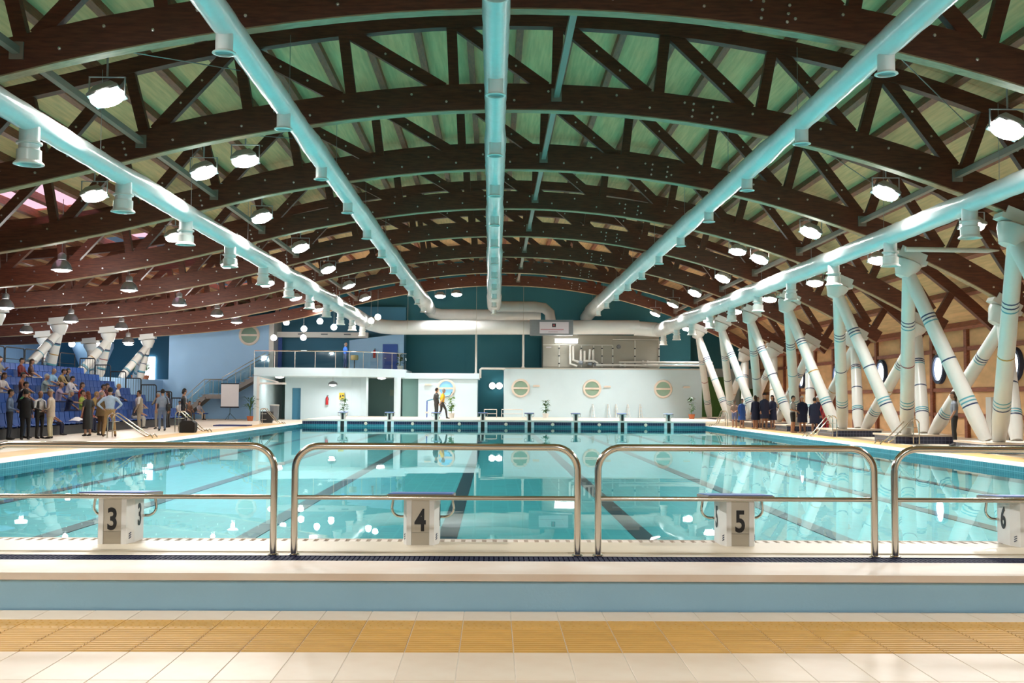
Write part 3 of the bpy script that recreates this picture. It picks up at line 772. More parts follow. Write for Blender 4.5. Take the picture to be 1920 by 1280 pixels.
# ------------------------------------------------------------------ near guard rails
RAILS = [(-3.74, -1.58, 'leftmost polished steel guard rail in the foreground'), (-1.48, .65, 'polished steel guard rail standing before the block with numeral four'), (.75, 2.85, 'polished steel guard rail standing before the block with numeral five'), (2.95, 5.1, 'rightmost polished steel guard rail in the foreground')]
for x0, x1, lb in RAILS:
    t = thing('guard_rail', lb, 'railing', ((x0 + x1) / 2, 8.14, .235), 0, 'foreground guard rails')
    h = (x1 - x0) / 2 - .026; zt, r = .80, .17
    pts = [(-h, 0, 0), (-h, 0, zt - r)] + arc((-h + r, 0, zt - r), r, pi, pi / 2, 8)[1:] + arc((h - r, 0, zt - r), r, pi / 2, 0, 8) + [(h, 0, 0)]
    b = MB(); b.tube(pts, .026, 14); b.build('frame', 'chrome', t, True)
    b = MB(); b.tube([(-h, 0, .425), (h, 0, .425)], .017, 12); b.build('middle_rail', 'chrome', t, True)
    for s in (-1, 1):
        b = MB(); b.lathe([(.028, .018), (.042, .012), (.042, 0)], 14, (s * h, 0, 0)); b.build('base_ring', 'chrome', t, True)

# ------------------------------------------------------------------ starting blocks
poly = [(-.135, 0), (.135, 0), (.175, .13), (.175, .36), (.12, .40), (-.12, .40), (-.175, .36), (-.175, .13)]
b = MB()
b.prism([(-.108, .0), (-.070, -.0), (-.070, .02), (.070, .02), (.070, 0), (.108, 0), (.14, .11), (.14, .33), (.10, .37), (-.10, .37), (-.14, .33), (-.14, .11)], 0, .365); bl_body = b.mesh('pedestal', 'block_white')
b = MB(); b.bb(-.069, .069, .004, .022, .10, .36); bl_pan = b.mesh('panel', 'block_panel')
b = MB(); b.bb(-.069, .069, .008, .022, 0, .097); bl_pan2 = b.mesh('lower_panel', 'steel_brushed')
b = MB()
b.add([(-.26, -.04, .365), (.26, -.04, .365), (.26, .44, .345), (-.26, .44, .345), (-.26, -.04, .398), (.26, -.04, .398), (.26, .44, .372), (-.26, .44, .372)],
      [(0, 3, 2, 1), (4, 5, 6, 7), (0, 1, 5, 4), (1, 2, 6, 5), (2, 3, 7, 6), (3, 0, 4, 7)]); bl_top = b.mesh('top_plate', 'strut_grey')
b = MB(); b.add([(-.25, -.03, .397), (.25, -.03, .397), (.25, .43, .372), (-.25, .43, .372), (-.25, -.03, .404), (.25, -.03, .404), (.25, .43, .378), (-.25, .43, .378)],
                [(0, 3, 2, 1), (4, 5, 6, 7), (0, 1, 5, 4), (1, 2, 6, 5), (2, 3, 7, 6), (3, 0, 4, 7)]); bl_pad = b.mesh('pad', 'block_blue')
def hnd(s):
    b = MB(); b.tube([(s * .235, .30, .36), (s * .25, .30, .26)] + [(s * (.25 - .07 * (1 - cos(a))), .30, .26 - .07 * sin(a)) for a in (.4, .8, 1.2, 1.57)] + [(s * .13, .30, .19)], .011, 8); return b.mesh('handle', 'chrome', True)
bl_h = [hnd(-1), hnd(1)]
b = MB()
for i in range(3): b.box((0, 0, i * .017), (.03, .004, .006), (0, radians(-24), 0))
bl_mk = b.mesh('vent_marks', 'stripe_navy')
bl_niche = MB().bb(-.06, .06, .365, .374, 0, .33).mesh('niche', 'rubber_black')
def block(x, y, rz, n, lab, group, pad):
    t = thing('starting_block', lab, 'starting block', (x, y, ZP), rz, group)
    bd = put('pedestal', bl_body, t); tp = put('top_plate', bl_top, t); put('panel', bl_pan, t); put('lower_panel', bl_pan2, t); put('pad', bl_pad, tp)
    for h in bl_h: put('handle', h, t)
    put('niche', bl_niche, bd)
    if n:
        me = text_mesh(n, .235, 'numeral_black', .006, .0015, .74)
        put('numeral', me, t, (0, .002, .185), (pi / 2, 0, 0))
        for s in (-1, 1):
            put('numeral', me, t, (s * .1425, .22, .20), (pi / 2, 0, s * pi / 2))
            put('vent_marks', bl_mk, t, (s * .1245, .05, .045), (0, 0, s * radians(74)))
    return t
for x, n, lb in ((-2.96, '3', 'white starting block bearing the numeral three'), (-.565, '4', 'white starting block bearing the numeral four'), (1.945, '5', 'white starting block bearing the numeral five'), (4.27, '6', 'white starting block bearing the numeral six at the right edge')):
    block(x, 8.66, 0, n, lb, 'near starting blocks', False)
fl = ['leftmost', 'second', 'third', 'fourth', 'fifth', 'sixth', 'seventh', 'rightmost']
for i, x in enumerate(LANES):
    t = block(x, PF + .45, pi, None, 'blue-topped starting block across the pool, %s' % (fl[i] if i in (0, 7) else fl[i] + ' from the left'), 'far starting blocks', True)

# ------------------------------------------------------------------ chrome ladder rails beside the pool
def ladder(x_land, x_pool, y, lab, wd=.5):
    s = 1 if x_pool > x_land else -1; L = abs(x_pool - x_land)
    t = thing('ladder_rails', lab, 'ladder', (x_land, y, 0), 0 if s > 0 else pi, 'chrome pool ladder rails')
    for o in (-wd / 2, wd / 2):
        pts = [(0, o, 0), (0, o, .66)] + arc((.16, o, .66), .16, pi, radians(62), 7)[1:] + [(L - .28, o, .16)] + [(L - .12, o, .05), (L - .02, o, .06), (L + .03, o, .12), (L + .10, o, .04), (L + .12, o, -.0)]
        b = MB(); b.tube(pts, .021, 10); b.build('handrail', 'chrome', t, True)
    for u in (.25, .55):
        b = MB(); b.bb(.05, .22, -wd / 2, wd / 2, u - .02, u); b.build('step', 'steel_brushed', t)
ladder(-13.0, -11.6, 37.6, 'nearer chrome ladder rails on the left deck before the man in light blue')
ladder(-12.55, -11.35, 43.9, 'chrome ladder rails on the left deck beside the black bag')
ladder(-12.1, -11.0, 57.6, 'far chrome ladder rails at the left corner by the far wall')
ladder(13.75, 12.6, 35.6, 'nearest chrome ladder rails on the right deck')
ladder(13.05, 12.0, 41.9, 'chrome ladder rails on the right deck before the red tracksuit')
ladder(12.35, 11.6, 58.2, 'far chrome ladder rails at the right corner of the pool')

# ------------------------------------------------------------------ far buildings
b = MB(); b.bb(.66, 13.3, 70.0, 70.3, 0, 3.34); fw = struct('wall_far', b, 'wall_pale', 'pale blue far wall with round windows')
b = MB(); b.bb(.60, 13.36, 69.96, 74, 3.30, 3.38); b.build('roof_slab', 'metal_trim', fw)
b = MB(); b.bb(.66, .96, 70.3, 74, 0, 3.3); b.build('return_wall', 'wall_pale', fw)
b = MB(); b.bb(-4.72, -1.03, 69.0, 69.3, 0, 2.64); lw = struct('wall_farleft', b, 'wall_pale', 'pale far wall left of the passage')
b = MB(); b.bb(-1.33, -1.03, 69.3, 74, 0, 2.64); b.build('return_wall', 'wall_pale', lw)
b = MB(); b.bb(-5.9, -.9, 68.9, 74, 2.62, 2.97); b.build('fascia', 'wall_pale', lw)
b = MB(); b.bb(-5.75, -4.72, 69.6, 69.75, 0, 2.62); b.build('recess_panel', 'wall_greygreen', lw)
nw = 10
def porthole(x, y, z, r, pane, lab):
    global nw; nw += 1
    b = MB(); b.lathe([(r * .86, -.09), (r * 1.04, -.09), (r * 1.12, -.05), (r * 1.12, .02), (r * .86, .02)], 28, axis='Y')
    o = b.build('window_%d' % nw, 'coping_stone', None, True, (x, y, z)); tag(o, lab, None, None, 'structure')
    b = MB(); b.lathe([(r * .88, -.03), (r * .88, -.01)], 28, axis='Y'); b.build('pane', pane, o, True)
    b = MB(); b.bb(-r * .9, r * .9, -.10, -.03, -.06, .06); b.build('bar', 'coping_stone', o)
porthole(-2.97, 68.99, 2.03, .52, 'pane_sky', 'round window with a sky blue pane')
for i, x in enumerate((1.72, 6.27, 10.81)): porthole(x, 69.99, 2.08, .53, 'pane_green', 'round green window, %s of three' % ['left', 'middle', 'right'][i])
for x, y, z in ((-4.1, 68.95, 2.25), (2.72, 69.95, 2.22), (7.25, 69.95, 2.2), (12.3, 69.95, 2.2)):
    t = thing('wall_light', 'slim pale wall light %s' % {-4.1: 'left of the blue round window', 2.72: 'right of the left green window', 7.25: 'right of the middle green window', 12.3: 'at the right end of the far wall'}[x], 'light', (x, y, z), 0, 'slim wall lights')
    b = MB(); b.box((0, 0, 0), (.42, .1, .1)); b.build('body', 'coping_stone', t); b = MB(); b.box((0, -.02, .055), (.36, .05, .02)); b.build('diffuser', 'white_paint', t)
# passage between the two pale walls
b = MB(); b.bb(-1.03, .66, 73.0, 73.2, 0, 3.3); pw = struct('wall_passage', b, 'wall_teal', 'dark teal back of the passage')
b = MB(); b.tube([(-.85, 0, -.6), (-.85, 0, -.05), (-.78, 0, 0), (.72, 0, 0)], .07, 10); tag(b.build('white_pipe', 'white_paint', None, True, (0, 69.7, 3.3)), 'white bent pipe above the dark passage', 'pipe')
for x, lb in ((-.08, 'round white lamp in the dark passage'), (.38, 'round white lamp at the right side of the passage')):
    t = thing('round_lamp', lb, 'lamp', (x, 72.9, 2.25)); b = MB(); b.lathe([(0, -.16), (.16, -.13), (.21, -.02), (.21, 0)], 18, axis='Y'); b.build('globe', 'lamp_soft', t, True)
    b = MB(); b.lathe([(.23, 0), (.23, .08)], 18, axis='Y'); b.build('base', 'lamp_cap', t, True)
# low rails in the passage
for x0, x1, lb in ((-.55, .2, 'low white rail in the passage, left one'), (.5, 1.75, 'low white rail in front of the passage, right one')):
    t = thing('low_rail', lb, 'rail', (x0, 66.5, ZP)); L = x1 - x0
    b = MB(); b.tube([(0, 0, 0), (0, 0, .5), (L, 0, .5), (L, 0, 0)], .025, 8); b.build('frame', 'white_paint', t, True); b = MB(); b.tube([(0, 0, .25), (L, 0, .25)], .018, 8); b.build('bar', 'white_paint', t, True)
# vertical white pipes in front of the dark wall
for x, z0, lb in ((-1.12, 2.97, 'thin white vertical pipe left of the passage'), (1.86, 3.38, 'thin white vertical pipe left of the machines')):
    b = MB(); b.tube([(0, 0, 0), (0, 0, 2.6)], .07, 10); b.tube([(0, 0, 0), (0, 0, .05)], .11, 10); tag(b.build('vertical_pipe', 'white_paint', None, True, (x, 69.5, z0)), lb, 'pipe')

# air handling machine on the roof slab
t = thing('ventilation_unit', 'big grey ventilation unit above the far wall', 'machine', (3.2, 71.6, 3.38))
b = MB(); b.bb(0, 7.6, 0, 1.9, .05, 2.2); b.build('casing', 'metal_panel', t)
for x0, x1 in ((0.02, 1.05), (1.1, 2.5), (2.55, 3.3), (3.35, 3.85), (3.9, 4.55), (4.6, 6.0), (6.05, 7.58)):
    b = MB(); b.bb(x0, x1, -.05, 0, .12, 1.5 if x1 < 4.6 else 1.85); b.build('panel', 'metal_panel', t)
    b = MB(); b.bb(x1 - .02, x1 + .05, -.08, -.04, .1, 1.55 if x1 < 4.6 else 1.88); pst = b.build('post', 'metal_trim', t)
    for z in (.3, .8, 1.3): b = MB(); b.bb(x1 - .05, x1 + .06, -.11, -.08, z, z + .07); b.build('latch', 'black_metal', pst)
for x0, x1, z in ((0, 4.55, 1.52), (4.55, 7.6, 1.9)):
    b = MB(); b.bb(x0, x1, -.09, -.02, z, z + .06); b.build('rail', 'metal_trim', t)
b = MB(); b.bb(.2, .55, -.058, -.05, 1.36, 1.42); b.build('name_plate', 'sign_white', t)
b = MB(); b.lathe([(0, -.12), (.12, -.12), (.14, -.04)], 14, (4.95, 0, 1.45), 'Y'); b.build('gauge', 'sign_grey', t, True)
# pipework
PIPES = [[(1.75, 1.5), (1.75, .3), (2.2, .15)], [(1.95, 1.45), (1.95, .55), (2.35, .4)], [(2.45, 1.2), (2.45, .35)], [(2.7, 1.15), (2.7, .3)], [(3.05, 1.25), (3.0, .45)], [(3.25, 1.2), (3.25, .4)]]
t2 = thing('pipework', 'cluster of grey upright pipes before the ventilation unit', 'pipes', (3.2, 71.1, 3.38))
for p in PIPES:
    b = MB(); b.tube([(a, 0, c) for a, c in p], .085, 10); b.build('pipe', 'metal_trim', t2, True)
for a in ((2.3, .4), (2.9, .35), (3.3, .3)):
    b = MB(); b.tube([(a[0], -.15, a[1]), (a[0] + .25, -.2, a[1] - .05)], .13, 10); b.build('pump', 'sign_grey', t2, True)
b = MB(); b.tube([(2.6, -.3, .48), (3.3, -.3, .48), (3.5, -.3, .35), (3.5, -.3, .2)], .07, 10); b.build('pipe', 'metal_trim', t2, True)
for z, y, lb, x0, x1 in ((.22, -.35, 'long lower steel pipe along the top of the far wall', 3.4, 11.0), (.42, -.1, 'long upper steel pipe along the top of the far wall', 4.9, 11.0)):
    b = MB(); b.tube([(x0, 0, 0), (x1, 0, 0)], .075, 10); b.tube([(x0 + 1.5, 0, 0), (x0 + 1.62, 0, 0)], .13, 10); b.tube([(x0 + 1.8, 0, 0), (x0 + 1.92, 0, 0)], .13, 10)
    tag(b.build('long_pipe', 'metal_trim', None, True, (3.2, 71.1 + y, 3.38 + z)), lb, 'pipe')
# fluorescent lamp
t = thing('fluorescent_lamp', 'bright tube lamp hanging over the pipework', 'lamp', (4.65, 70.3, 5.12))
b = MB(); b.tube([(-.72, 0, 0), (.72, 0, 0)], .13, 12); b.build('tube', 'lamp_soft', t, True)
b = MB(); b.bb(-.8, .8, -.16, .16, .14, .2); b.build('reflector', 'white_paint', t); b = MB(); b.tube([(-.6, 0, .2), (-.6, 0, .5)], .01, 5); b.tube([(.6, 0, .2), (.6, 0, .5)], .01, 5); b.build('hanger', 'cable', t)
area(t, (0, -.1, -.2), (radians(-20), 0, 0), 1.4, 60, sy=.2)

# balcony on the left
def balc():
    pts = [(-14.35, 74), (-14.35, 66.0), (-9.5, 66.0)]
    for i in range(1, 11):
        a = i / 10; pts.append((-9.5 + 4.0 * a, 66.0 + 2.95 * (1 - cos(a * pi / 2)) ** 1.0))
    pts += [(-5.5, 74)]
    return pts
BP = balc()
b = MB(); b.prism(BP, 2.68, 3.18); balcony = struct('balcony_slab', b, 'wall_pale', 'curved pale balcony slab')
ft = BP[1:-1]
t = thing('balcony_railing', 'glass balcony railing with a steel handrail', 'railing', (0, 0, 3.18))
b = MB(); b.tube([(x, y + .08, 1.0) for x, y in ft], .028, 8); b.build('handrail', 'chrome', t, True)
seg = []
for (xa, ya), (xb, yb) in zip(ft, ft[1:]):
    k = max(1, round(sqrt((xb - xa) ** 2 + (yb - ya) ** 2) / 1.25))
    for i in range(k): seg.append(((xa + (xb - xa) * i / k, ya + (yb - ya) * i / k), (xa + (xb - xa) * (i + 1) / k, ya + (yb - ya) * (i + 1) / k)))
acc = 0
for (p, q) in seg:
    b = MB(); b.bar((p[0], p[1] + .08, .47), (q[0], q[1] + .08, .47), .9, .012, side=(0, 0, 1)); b.build('glass_panel', 'glass', t)
    if sqrt((q[0] - p[0]) ** 2 + (q[1] - p[1]) ** 2) > .6 or acc % 2 == 0:
        b = MB(); b.bar((p[0], p[1] + .08, 0), (p[0], p[1] + .08, 1.0), .03, .03, side=(1, 0, 0)); b.build('post', 'steel_brushed', t)
    acc += 1
# ground floor under the balcony
b = MB(); b.bb(-14.35, -14.05, 66.0, 74, 0, 2.7); ug = struct('wall_under_balcony', b, 'wall_pale', 'pale walls under the balcony')
b = MB(); b.bb(-13.3, -12.85, 70.4, 70.6, 0, 2.7); b.bb(-12.85, -12.3, 70.4, 70.6, 2.0, 2.7); b.bb(-12.3, -10.0, 70.4, 70.6, 0, 2.7); b.build('front_wall', 'wall_pale', ug)
cw = [(-10.0, 70.4), (-9.0, 70.2), (-8.3, 69.6), (-7.9, 68.9)]
b = MB()
for (xa, ya), (xb, yb) in zip(cw, cw[1:]): b.bar((xa, ya, 1.35), (xb, yb, 1.35), 2.7, .15, side=(0, 0, 1))
b.build('curved_wall', 'wall_pale', ug)
b = MB(); b.bb(-14.05, -5.7, 73.4, 73.6, 0, 2.7); b.build('back_wall', 'wall_greygreen', ug)
b = MB(); b.bb(-13.25, -12.9, 70.8, 70.85, 0, 2.2); b.build('green_door', 'green_panel', ug)
b = MB(); b.bb(-12.85, -12.3, 70.55, 70.62, 0, 2.0); dr_ = struct('door_1', b, 'wall_bluedeep', 'open blue doorway under the balcony')
b = MB(); b.bb(-7.0, -6.1, 73.3, 73.4, 0, 2.05); d2 = struct('door_2', b, 'wall_greygreen', 'dark glass door under the balcony')
b = MB(); b.bb(-6.9, -6.2, 73.26, 73.3, 1.55, 1.95); b.build('glass', 'pane_green', d2)
b = MB(); b.lathe([(.21, 0), (.21, 2.68)], 18); tag(b.build('round_column', 'wall_pale', None, True, (-5.95, 68.2, .0)), 'round pale column under the right end of the balcony', 'column')
for x, y, lb in ((-13.1, 67.5, 'oval ceiling lamp under the left of the balcony'), (-7.0, 68.8, 'bright ceiling lamp under the right of the balcony')):
    t = thing('ceiling_lamp', lb, 'lamp', (x, y, 2.66)); b = MB(); b.lathe([(0, -.10), (.2, -.08), (.28, 0)], 18); b.build('glass', 'lamp_soft', t, True); b = MB(); b.lathe([(.3, -.01), (.3, .02), (0, .02)], 18); b.build('rim', 'lamp_cap', t, True)
    area(t, (0, 0, -.14), (0, 0, 0), .4, 25)
t = thing('dome_lamp', 'white dome pendant lamp under the balcony', 'lamp', (-10.05, 68.9, 2.2)); b = MB(); b.lathe([(.30, 0), (.27, .12), (.15, .2), (.05, .23), (.04, .23), (.13, .18), (.25, .10)], 18); b.build('shade', 'sign_grey', t, True); b = MB(); b.lathe([(0, -.10), (.18, -.06), (.26, .05), (.2, .12)], 18); b.build('bulb', 'lamp_soft', t, True)
b = MB(); b.tube([(0, 0, .2), (0, 0, .48)], .01, 5); b.build('cord', 'cable', t); area(t, (0, 0, -.14), (0, 0, 0), .3, 45, (1, .93, .93))
# upper room behind the balcony
b = MB(); b.bb(-14.5, -5.9, ENDY - .4, ENDY - .1, 3.18, 7.5); ur = struct('wall_upper', b, 'wall_bluedeep', 'blue back wall of the balcony')
b = MB(); b.bb(-14.4, -8.25, 72.0, 72.6, 5.32, 5.68); sf = b.build('soffit', 'white_paint', ur)
for x in (-12.6, -11.1, -9.6):
    b = MB(); b.bb(x - .22, x + .22, 71.97, 72.0, 5.50, 5.58); b.build('vent_slot', 'sign_grey', sf)
b = MB(); b.prism([(-9.46, 3.18), (-5.9, 3.18), (-5.9, 5.63), (-9.46, 5.15)], 72.0, 72.2, 'Y'); b.build('sloped_wall', 'wall_blue', ur)
b = MB(); b.bb(-7.27, -6.3, 71.93, 72.0, 3.18, 4.92); d3 = struct('door_3', b, 'door_blue', 'blue door on the balcony')
b = MB(); b.tube([(-7.15, 71.9, 4.0), (-7.15, 71.86, 4.0), (-7.02, 71.86, 4.0)], .02, 6); b.build('handle', 'chrome', d3)
# pale wall at the left with the round window, its jamb, stairs
def topz(x): return zb(x) + .3
b = MB(); xs_ = [-20.9 + 6.4 * i / 8 for i in range(9)]
b.prism([(-20.9, 0), (-14.5, 0)] + [(x, topz(x) + .25) for x in xs_[::-1]], 71.0, 71.3, 'Y'); pl = struct('wall_stair', b, 'wall_blue', 'pale blue wall behind the stairs')
b = MB(); b.bb(-34, -20.9, 71.0, 71.3, 0, 2.5); b.build('lower_wall', 'wall_blue', pl)
b = MB(); b.bb(-14.5, -14.2, 71.0, 73.7, 3.18, 6.6); b.build('jamb', 'white_paint', pl)
b = MB(); b.bb(-14.2, -13.95, 72.5, 72.6, 3.18, 5.6); b.build('side_door', 'door_blue', pl)
porthole(-15.77, 70.99, 5.39, .60, 'pane_green', 'large round green window high on the pale blue wall')
b = MB(); b.bb(-34, -20.9, 78.0, 78.2, 2.4, 7); struct('wall_gallery', b, 'wall_bluedeep', 'deep blue wall behind the gallery')
b = MB(); b.bb(-31, -21.25, 20, 78, 0, 2.45); struct('gallery_floor', b, 'wall_blue', 'raised gallery behind the stand')
b = MB(); b.lathe([(.35, 2.2), (1.3, 4.6), (1.3, 4.9)], 24); tag(b.build('cone_pillar', 'wall_blue', None, True, (-26.5, 73.0, 0.0)), 'pale blue cone-shaped pillar on the gallery', 'pillar')
for x, lb in ((-27.2, 'left round white lamp on the gallery cone'), (-25.6, 'right round white lamp on the gallery cone')):
    t = thing('round_lamp', lb, 'lamp', (x, 71.2, 4.75)); b = MB(); b.ball((0, 0, 0), .2, 14, 10); b.build('globe', 'lamp_soft', t, True); b = MB(); b.tube([(0, .1, .1), (0, .5, .2)], .03, 6); b.build('arm', 'lamp_cap', t)
b = MB(); b.bb(-24.6, -23.9, 77.9, 77.95, 2.45, 4.2); struct('window_30', b, 'pane_day', 'bright gallery window')
# stairs
t = thing('staircase', 'dark staircase with glass railing up to the balcony', 'stairs', (-19.7, 69.3, 0))
steps = []
X0, X1 = 0.0, 5.35
def sz(x):
    if x < 1.55: return .15 + x / 1.55 * 1.4
    if x < 2.65: return 1.55
    return 1.55 + (x - 2.65) / (5.35 - 2.65) * 1.6
for i in range(9):
    x = i * 1.55 / 9; z = .15 + (i + 1) * 1.4 / 9; b = MB(); b.bb(x, x + .24, 0, 1.4, z - .06, z); b.build('tread', 'stone_step', t)
b = MB(); b.bb(1.55, 2.65, 0, 1.4, 1.4, 1.56); b.build('landing', 'stone_step', t)
for i in range(10):
    x = 2.65 + i * .27; z = 1.55 + (i + 1) * .16; b = MB(); b.bb(x, x + .34, 0, 1.4, z - .07, z); b.build('tread', 'stone_step', t)
b = MB()
for (xa, za, xb, zb_) in ((0, .05, 1.6, 1.42), (1.6, 1.42, 2.65, 1.42), (2.65, 1.42, 5.4, 3.02)): b.bar((xa, .06, za), (xb, .06, zb_), .06, .26); b.bar((xa, 1.34, za), (xb, 1.34, zb_), .06, .26)
b.build('stringer', 'stone_step', t)
for yy in (.0, 1.4):
    b = MB(); b.tube([(0, yy, 1.05), (1.55, yy, 2.5), (2.65, yy, 2.5), (2.66, yy, 2.62), (5.35, yy, 4.18)], .025, 8); b.build('handrail', 'steel_brushed', t, True)
    for x in (0, .8, 1.55, 2.1, 2.65, 3.5, 4.4, 5.3):
        b = MB(); b.tube([(x, yy, sz(x)), (x, yy, sz(x) + .95)], .016, 6); b.build('post', 'steel_brushed', t)
    for xa, xb in ((0, .8), (.8, 1.55), (1.55, 2.65), (2.65, 3.5), (3.5, 4.4), (4.4, 5.3)):
        b = MB(); b.add([(xa, yy, sz(xa) + .1), (xb, yy, sz(xb) + .1), (xb, yy, sz(xb) + .85), (xa, yy, sz(xa) + .85)], [(0, 1, 2, 3)]); b.add([(xa, yy + .012, sz(xa) + .1), (xb, yy + .012, sz(xb) + .1), (xb, yy + .012, sz(xb) + .85), (xa, yy + .012, sz(xa) + .85)], [(3, 2, 1, 0)]); b.build('glass_panel', 'glass', t)
# projection screen
t = thing('projection_screen', 'white portable projection screen before the stairs', 'screen', (-16.22, 68.0, 0))
b = MB(); b.bb(-.55, .53, 0, .012, .8, 2.2); b.build('canvas', 'screen_white', t); b = MB(); b.tube([(-.58, .0, 2.22), (.56, .0, 2.22)], .03, 8); b.tube([(-.58, .0, .78), (.56, .0, .78)], .035, 8); b.build('rollers', 'black_metal', t)
b = MB(); b.tube([(0, .06, 0.35), (0, .06, 2.2)], .015, 6)
for a in (0, 2.1, 4.2): b.tube([(0, .06, .4), (.4 * cos(a), .06 + .4 * sin(a), 0.0)], .012, 6)
b.build('tripod', 'black_metal', t)
# white jib frame
t = thing('white_gantry', 'white post with a horizontal beam and brace', 'post', (-13.95, 65.4, 0))
b = MB(); b.bar((0, 0, 0), (0, 0, 2.62), .14, .14, side=(1, 0, 0)); b.build('post', 'white_paint', t); b = MB(); b.bar((0, 0, 2.22), (1.65, 0, 2.22), .12, .12); b.build('beam', 'white_paint', t); b = MB(); b.bar((0, 0, 2.58), (1.2, 0, 2.3), .07, .07); b.build('brace', 'white_paint', t)
# right far corner: set-back walls, green panels
b = MB(); b.bb(13.3, 23, 77.0, 77.3, 0, 3.6); rb = struct('wall_far_right', b, 'wall_pale', 'pale set-back wall at the far right corner')
b = MB(); b.bb(14.4, 16.4, 76.9, 77.0, 0, 3.0); b.build('green_panel', 'green_panel', rb)
b = MB(); b.bb(17.3, 18.2, 76.9, 77.0, 0, 2.2); b.build('green_panel', 'green_panel', rb)
b = MB(); b.bb(13.0, 13.28, 70.3, 77.0, 0, 3.29); b.build('return_wall', 'wall_pale', rb)
# fire points
def ext(x, y, z, lab):
    t = thing('fire_extinguisher', lab, 'extinguisher', (x, y, z)); b = MB(); b.lathe([(.0, 0), (.09, 0), (.09, .42), (.05, .5), (.03, .53), (0, .53)], 14); b.build('cylinder', 'ext_red', t, True)
    b = MB(); b.tube([(0, 0, .52), (.02, -.03, .6), (.1, -.05, .58)], .02, 6); b.tube([(.05, -.05, .55), (.12, -.06, .3)], .015, 6); b.build('hose', 'black_soft', t, True)
ext(-10.6, 70.25, .95, 'red fire extinguisher on the wall left of the yellow sign'); ext(-7.8, 71.8, 4.0, 'red fire extinguisher on the balcony beside the blue door')
t = thing('yellow_sign', 'yellow warning sign on the pale wall under the balcony', 'sign', (-9.65, 70.1, 1.5)); b = MB(); b.bb(-.17, .17, -.03, 0, -.22, .22); b.build('board', 'yellow_sign', t); b = MB(); b.add([(-.13, -.035, -.08), (-.02, -.035, -.08), (-.075, -.035, .12)], [(0, 1, 2)]); b.bb(.02, .13, -.036, -.031, -.02, .08); b.bb(.0, .14, -.036, -.031, -.17, -.13); b.build('print', 'numeral_black', t)
t = thing('fire_cabinet', 'white fire cabinet behind the nearest right columns', 'cabinet', (17.2, 37.2, 0)); b = MB(); b.bb(-.35, .35, -.2, .2, 0, 1.55); b.build('body', 'white_paint', t); b = MB(); b.bb(-.30, .30, -.23, -.2, .1, 1.45); b.build('door', 'white_paint', t); b = MB(); b.bb(.2, .26, -.26, -.23, .7, .85); b.build('handle', 'black_metal', t)
t = thing('red_alarm_box', 'red and white alarm box on a post behind the right columns', 'box', (17.0, 36.0, 0)); b = MB(); b.tube([(0, 0, 0), (0, 0, 1.0)], .03, 8); b.build('post', 'black_metal', t); b = MB(); b.bb(-.17, .17, -.1, .1, .95, 1.55); b.build('body', 'ext_red', t); b = MB(); b.bb(-.09, .09, -.12, -.1, 1.28, 1.42); b.build('label_plate', 'white_paint', t)

# ------------------------------------------------------------------ plants
def plant(x, y, z, h, lab, pot='pot_terracotta', leaf='leaf', kind='bush', seed=1):
    rnd = random.Random(seed); t = thing('potted_plant', lab, 'plant', (x, y, z))
    b = MB(); b.lathe([(0, 0), (.15, 0), (.2, .26), (.21, .28), (.18, .28), (.17, .22)], 16); b.build('pot', pot, t, True)
    b = MB(); b.lathe([(.172, .225), (.172, .235)], 14); b.build('soil', 'soil', t)
    b = MB(); b.tube([(0, 0, .2), (.02, 0, h * .8)], .018, 6); b.build('stem', 'leaf', t)
    b = MB(); n = 46
    for i in range(n):
        a = rnd.random() * 2 * pi; zz = (.3 + rnd.random() * .7) * h if kind == 'bush' else h * (.35 + .4 * rnd.random())
        L = (.22 + .2 * rnd.random()) if kind == 'bush' else .4 + .35 * rnd.random()
        up = (.2 + .5 * rnd.random()) if kind == 'bush' else .9
        wd = .07 if kind == 'bush' else .03
        d = Vector((cos(a), sin(a), 0)); p0 = Vector((0, 0, zz)); p1 = p0 + d * L * .5 + Vector((0, 0, L * up * .5)); p2 = p0 + d * L + Vector((0, 0, L * (up - .4) * .6))
        s = Vector((-sin(a), cos(a), 0)) * wd
        b.add([p0, p1 - s, p1 + s + Vector((0, 0, .01)), p2], [(0, 1, 2), (1, 3, 2)])
    fo = b.build('foliage', leaf, t); tag(fo, kind='stuff')
plant(-14.35, 65.2, 0, 1.55, 'tall potted palm in a terracotta pot at the foot of the white post', 'pot_terracotta', 'leaf', 'palm', 1)
plant(-8.95, 66.0, .2, 1.15, 'leafy potted plant on the far platform beside the leftmost far block', 'pot_white', 'leaf', 'bush', 2)
plant(-2.5, 65.5, .24, 1.15, 'bright green potted plant beside the man in yellow', 'pot_white', 'leaf_bright', 'bush', 3)
plant(3.2, 67.5, .24, 1.0, 'slim potted plant between the left and middle green windows', 'pot_white', 'leaf', 'bush', 4)
plant(12.1, 67.0, .24, 1.25, 'potted plant at the right end of the far wall', 'pot_terracotta', 'leaf', 'bush', 5)
plant(-6.0, 70.5, 3.18, 1.0, 'potted plant at the right end of the balcony', 'pot_white', 'leaf', 'bush', 6)
plant(-21.7, 69.0, 2.45, 1.3, 'potted palm on the gallery, right one', 'pot_terracotta', 'leaf', 'palm', 7)
plant(-22.5, 69.2, 2.45, 1.3, 'potted palm on the gallery, left one', 'pot_terracotta', 'leaf', 'palm', 8)
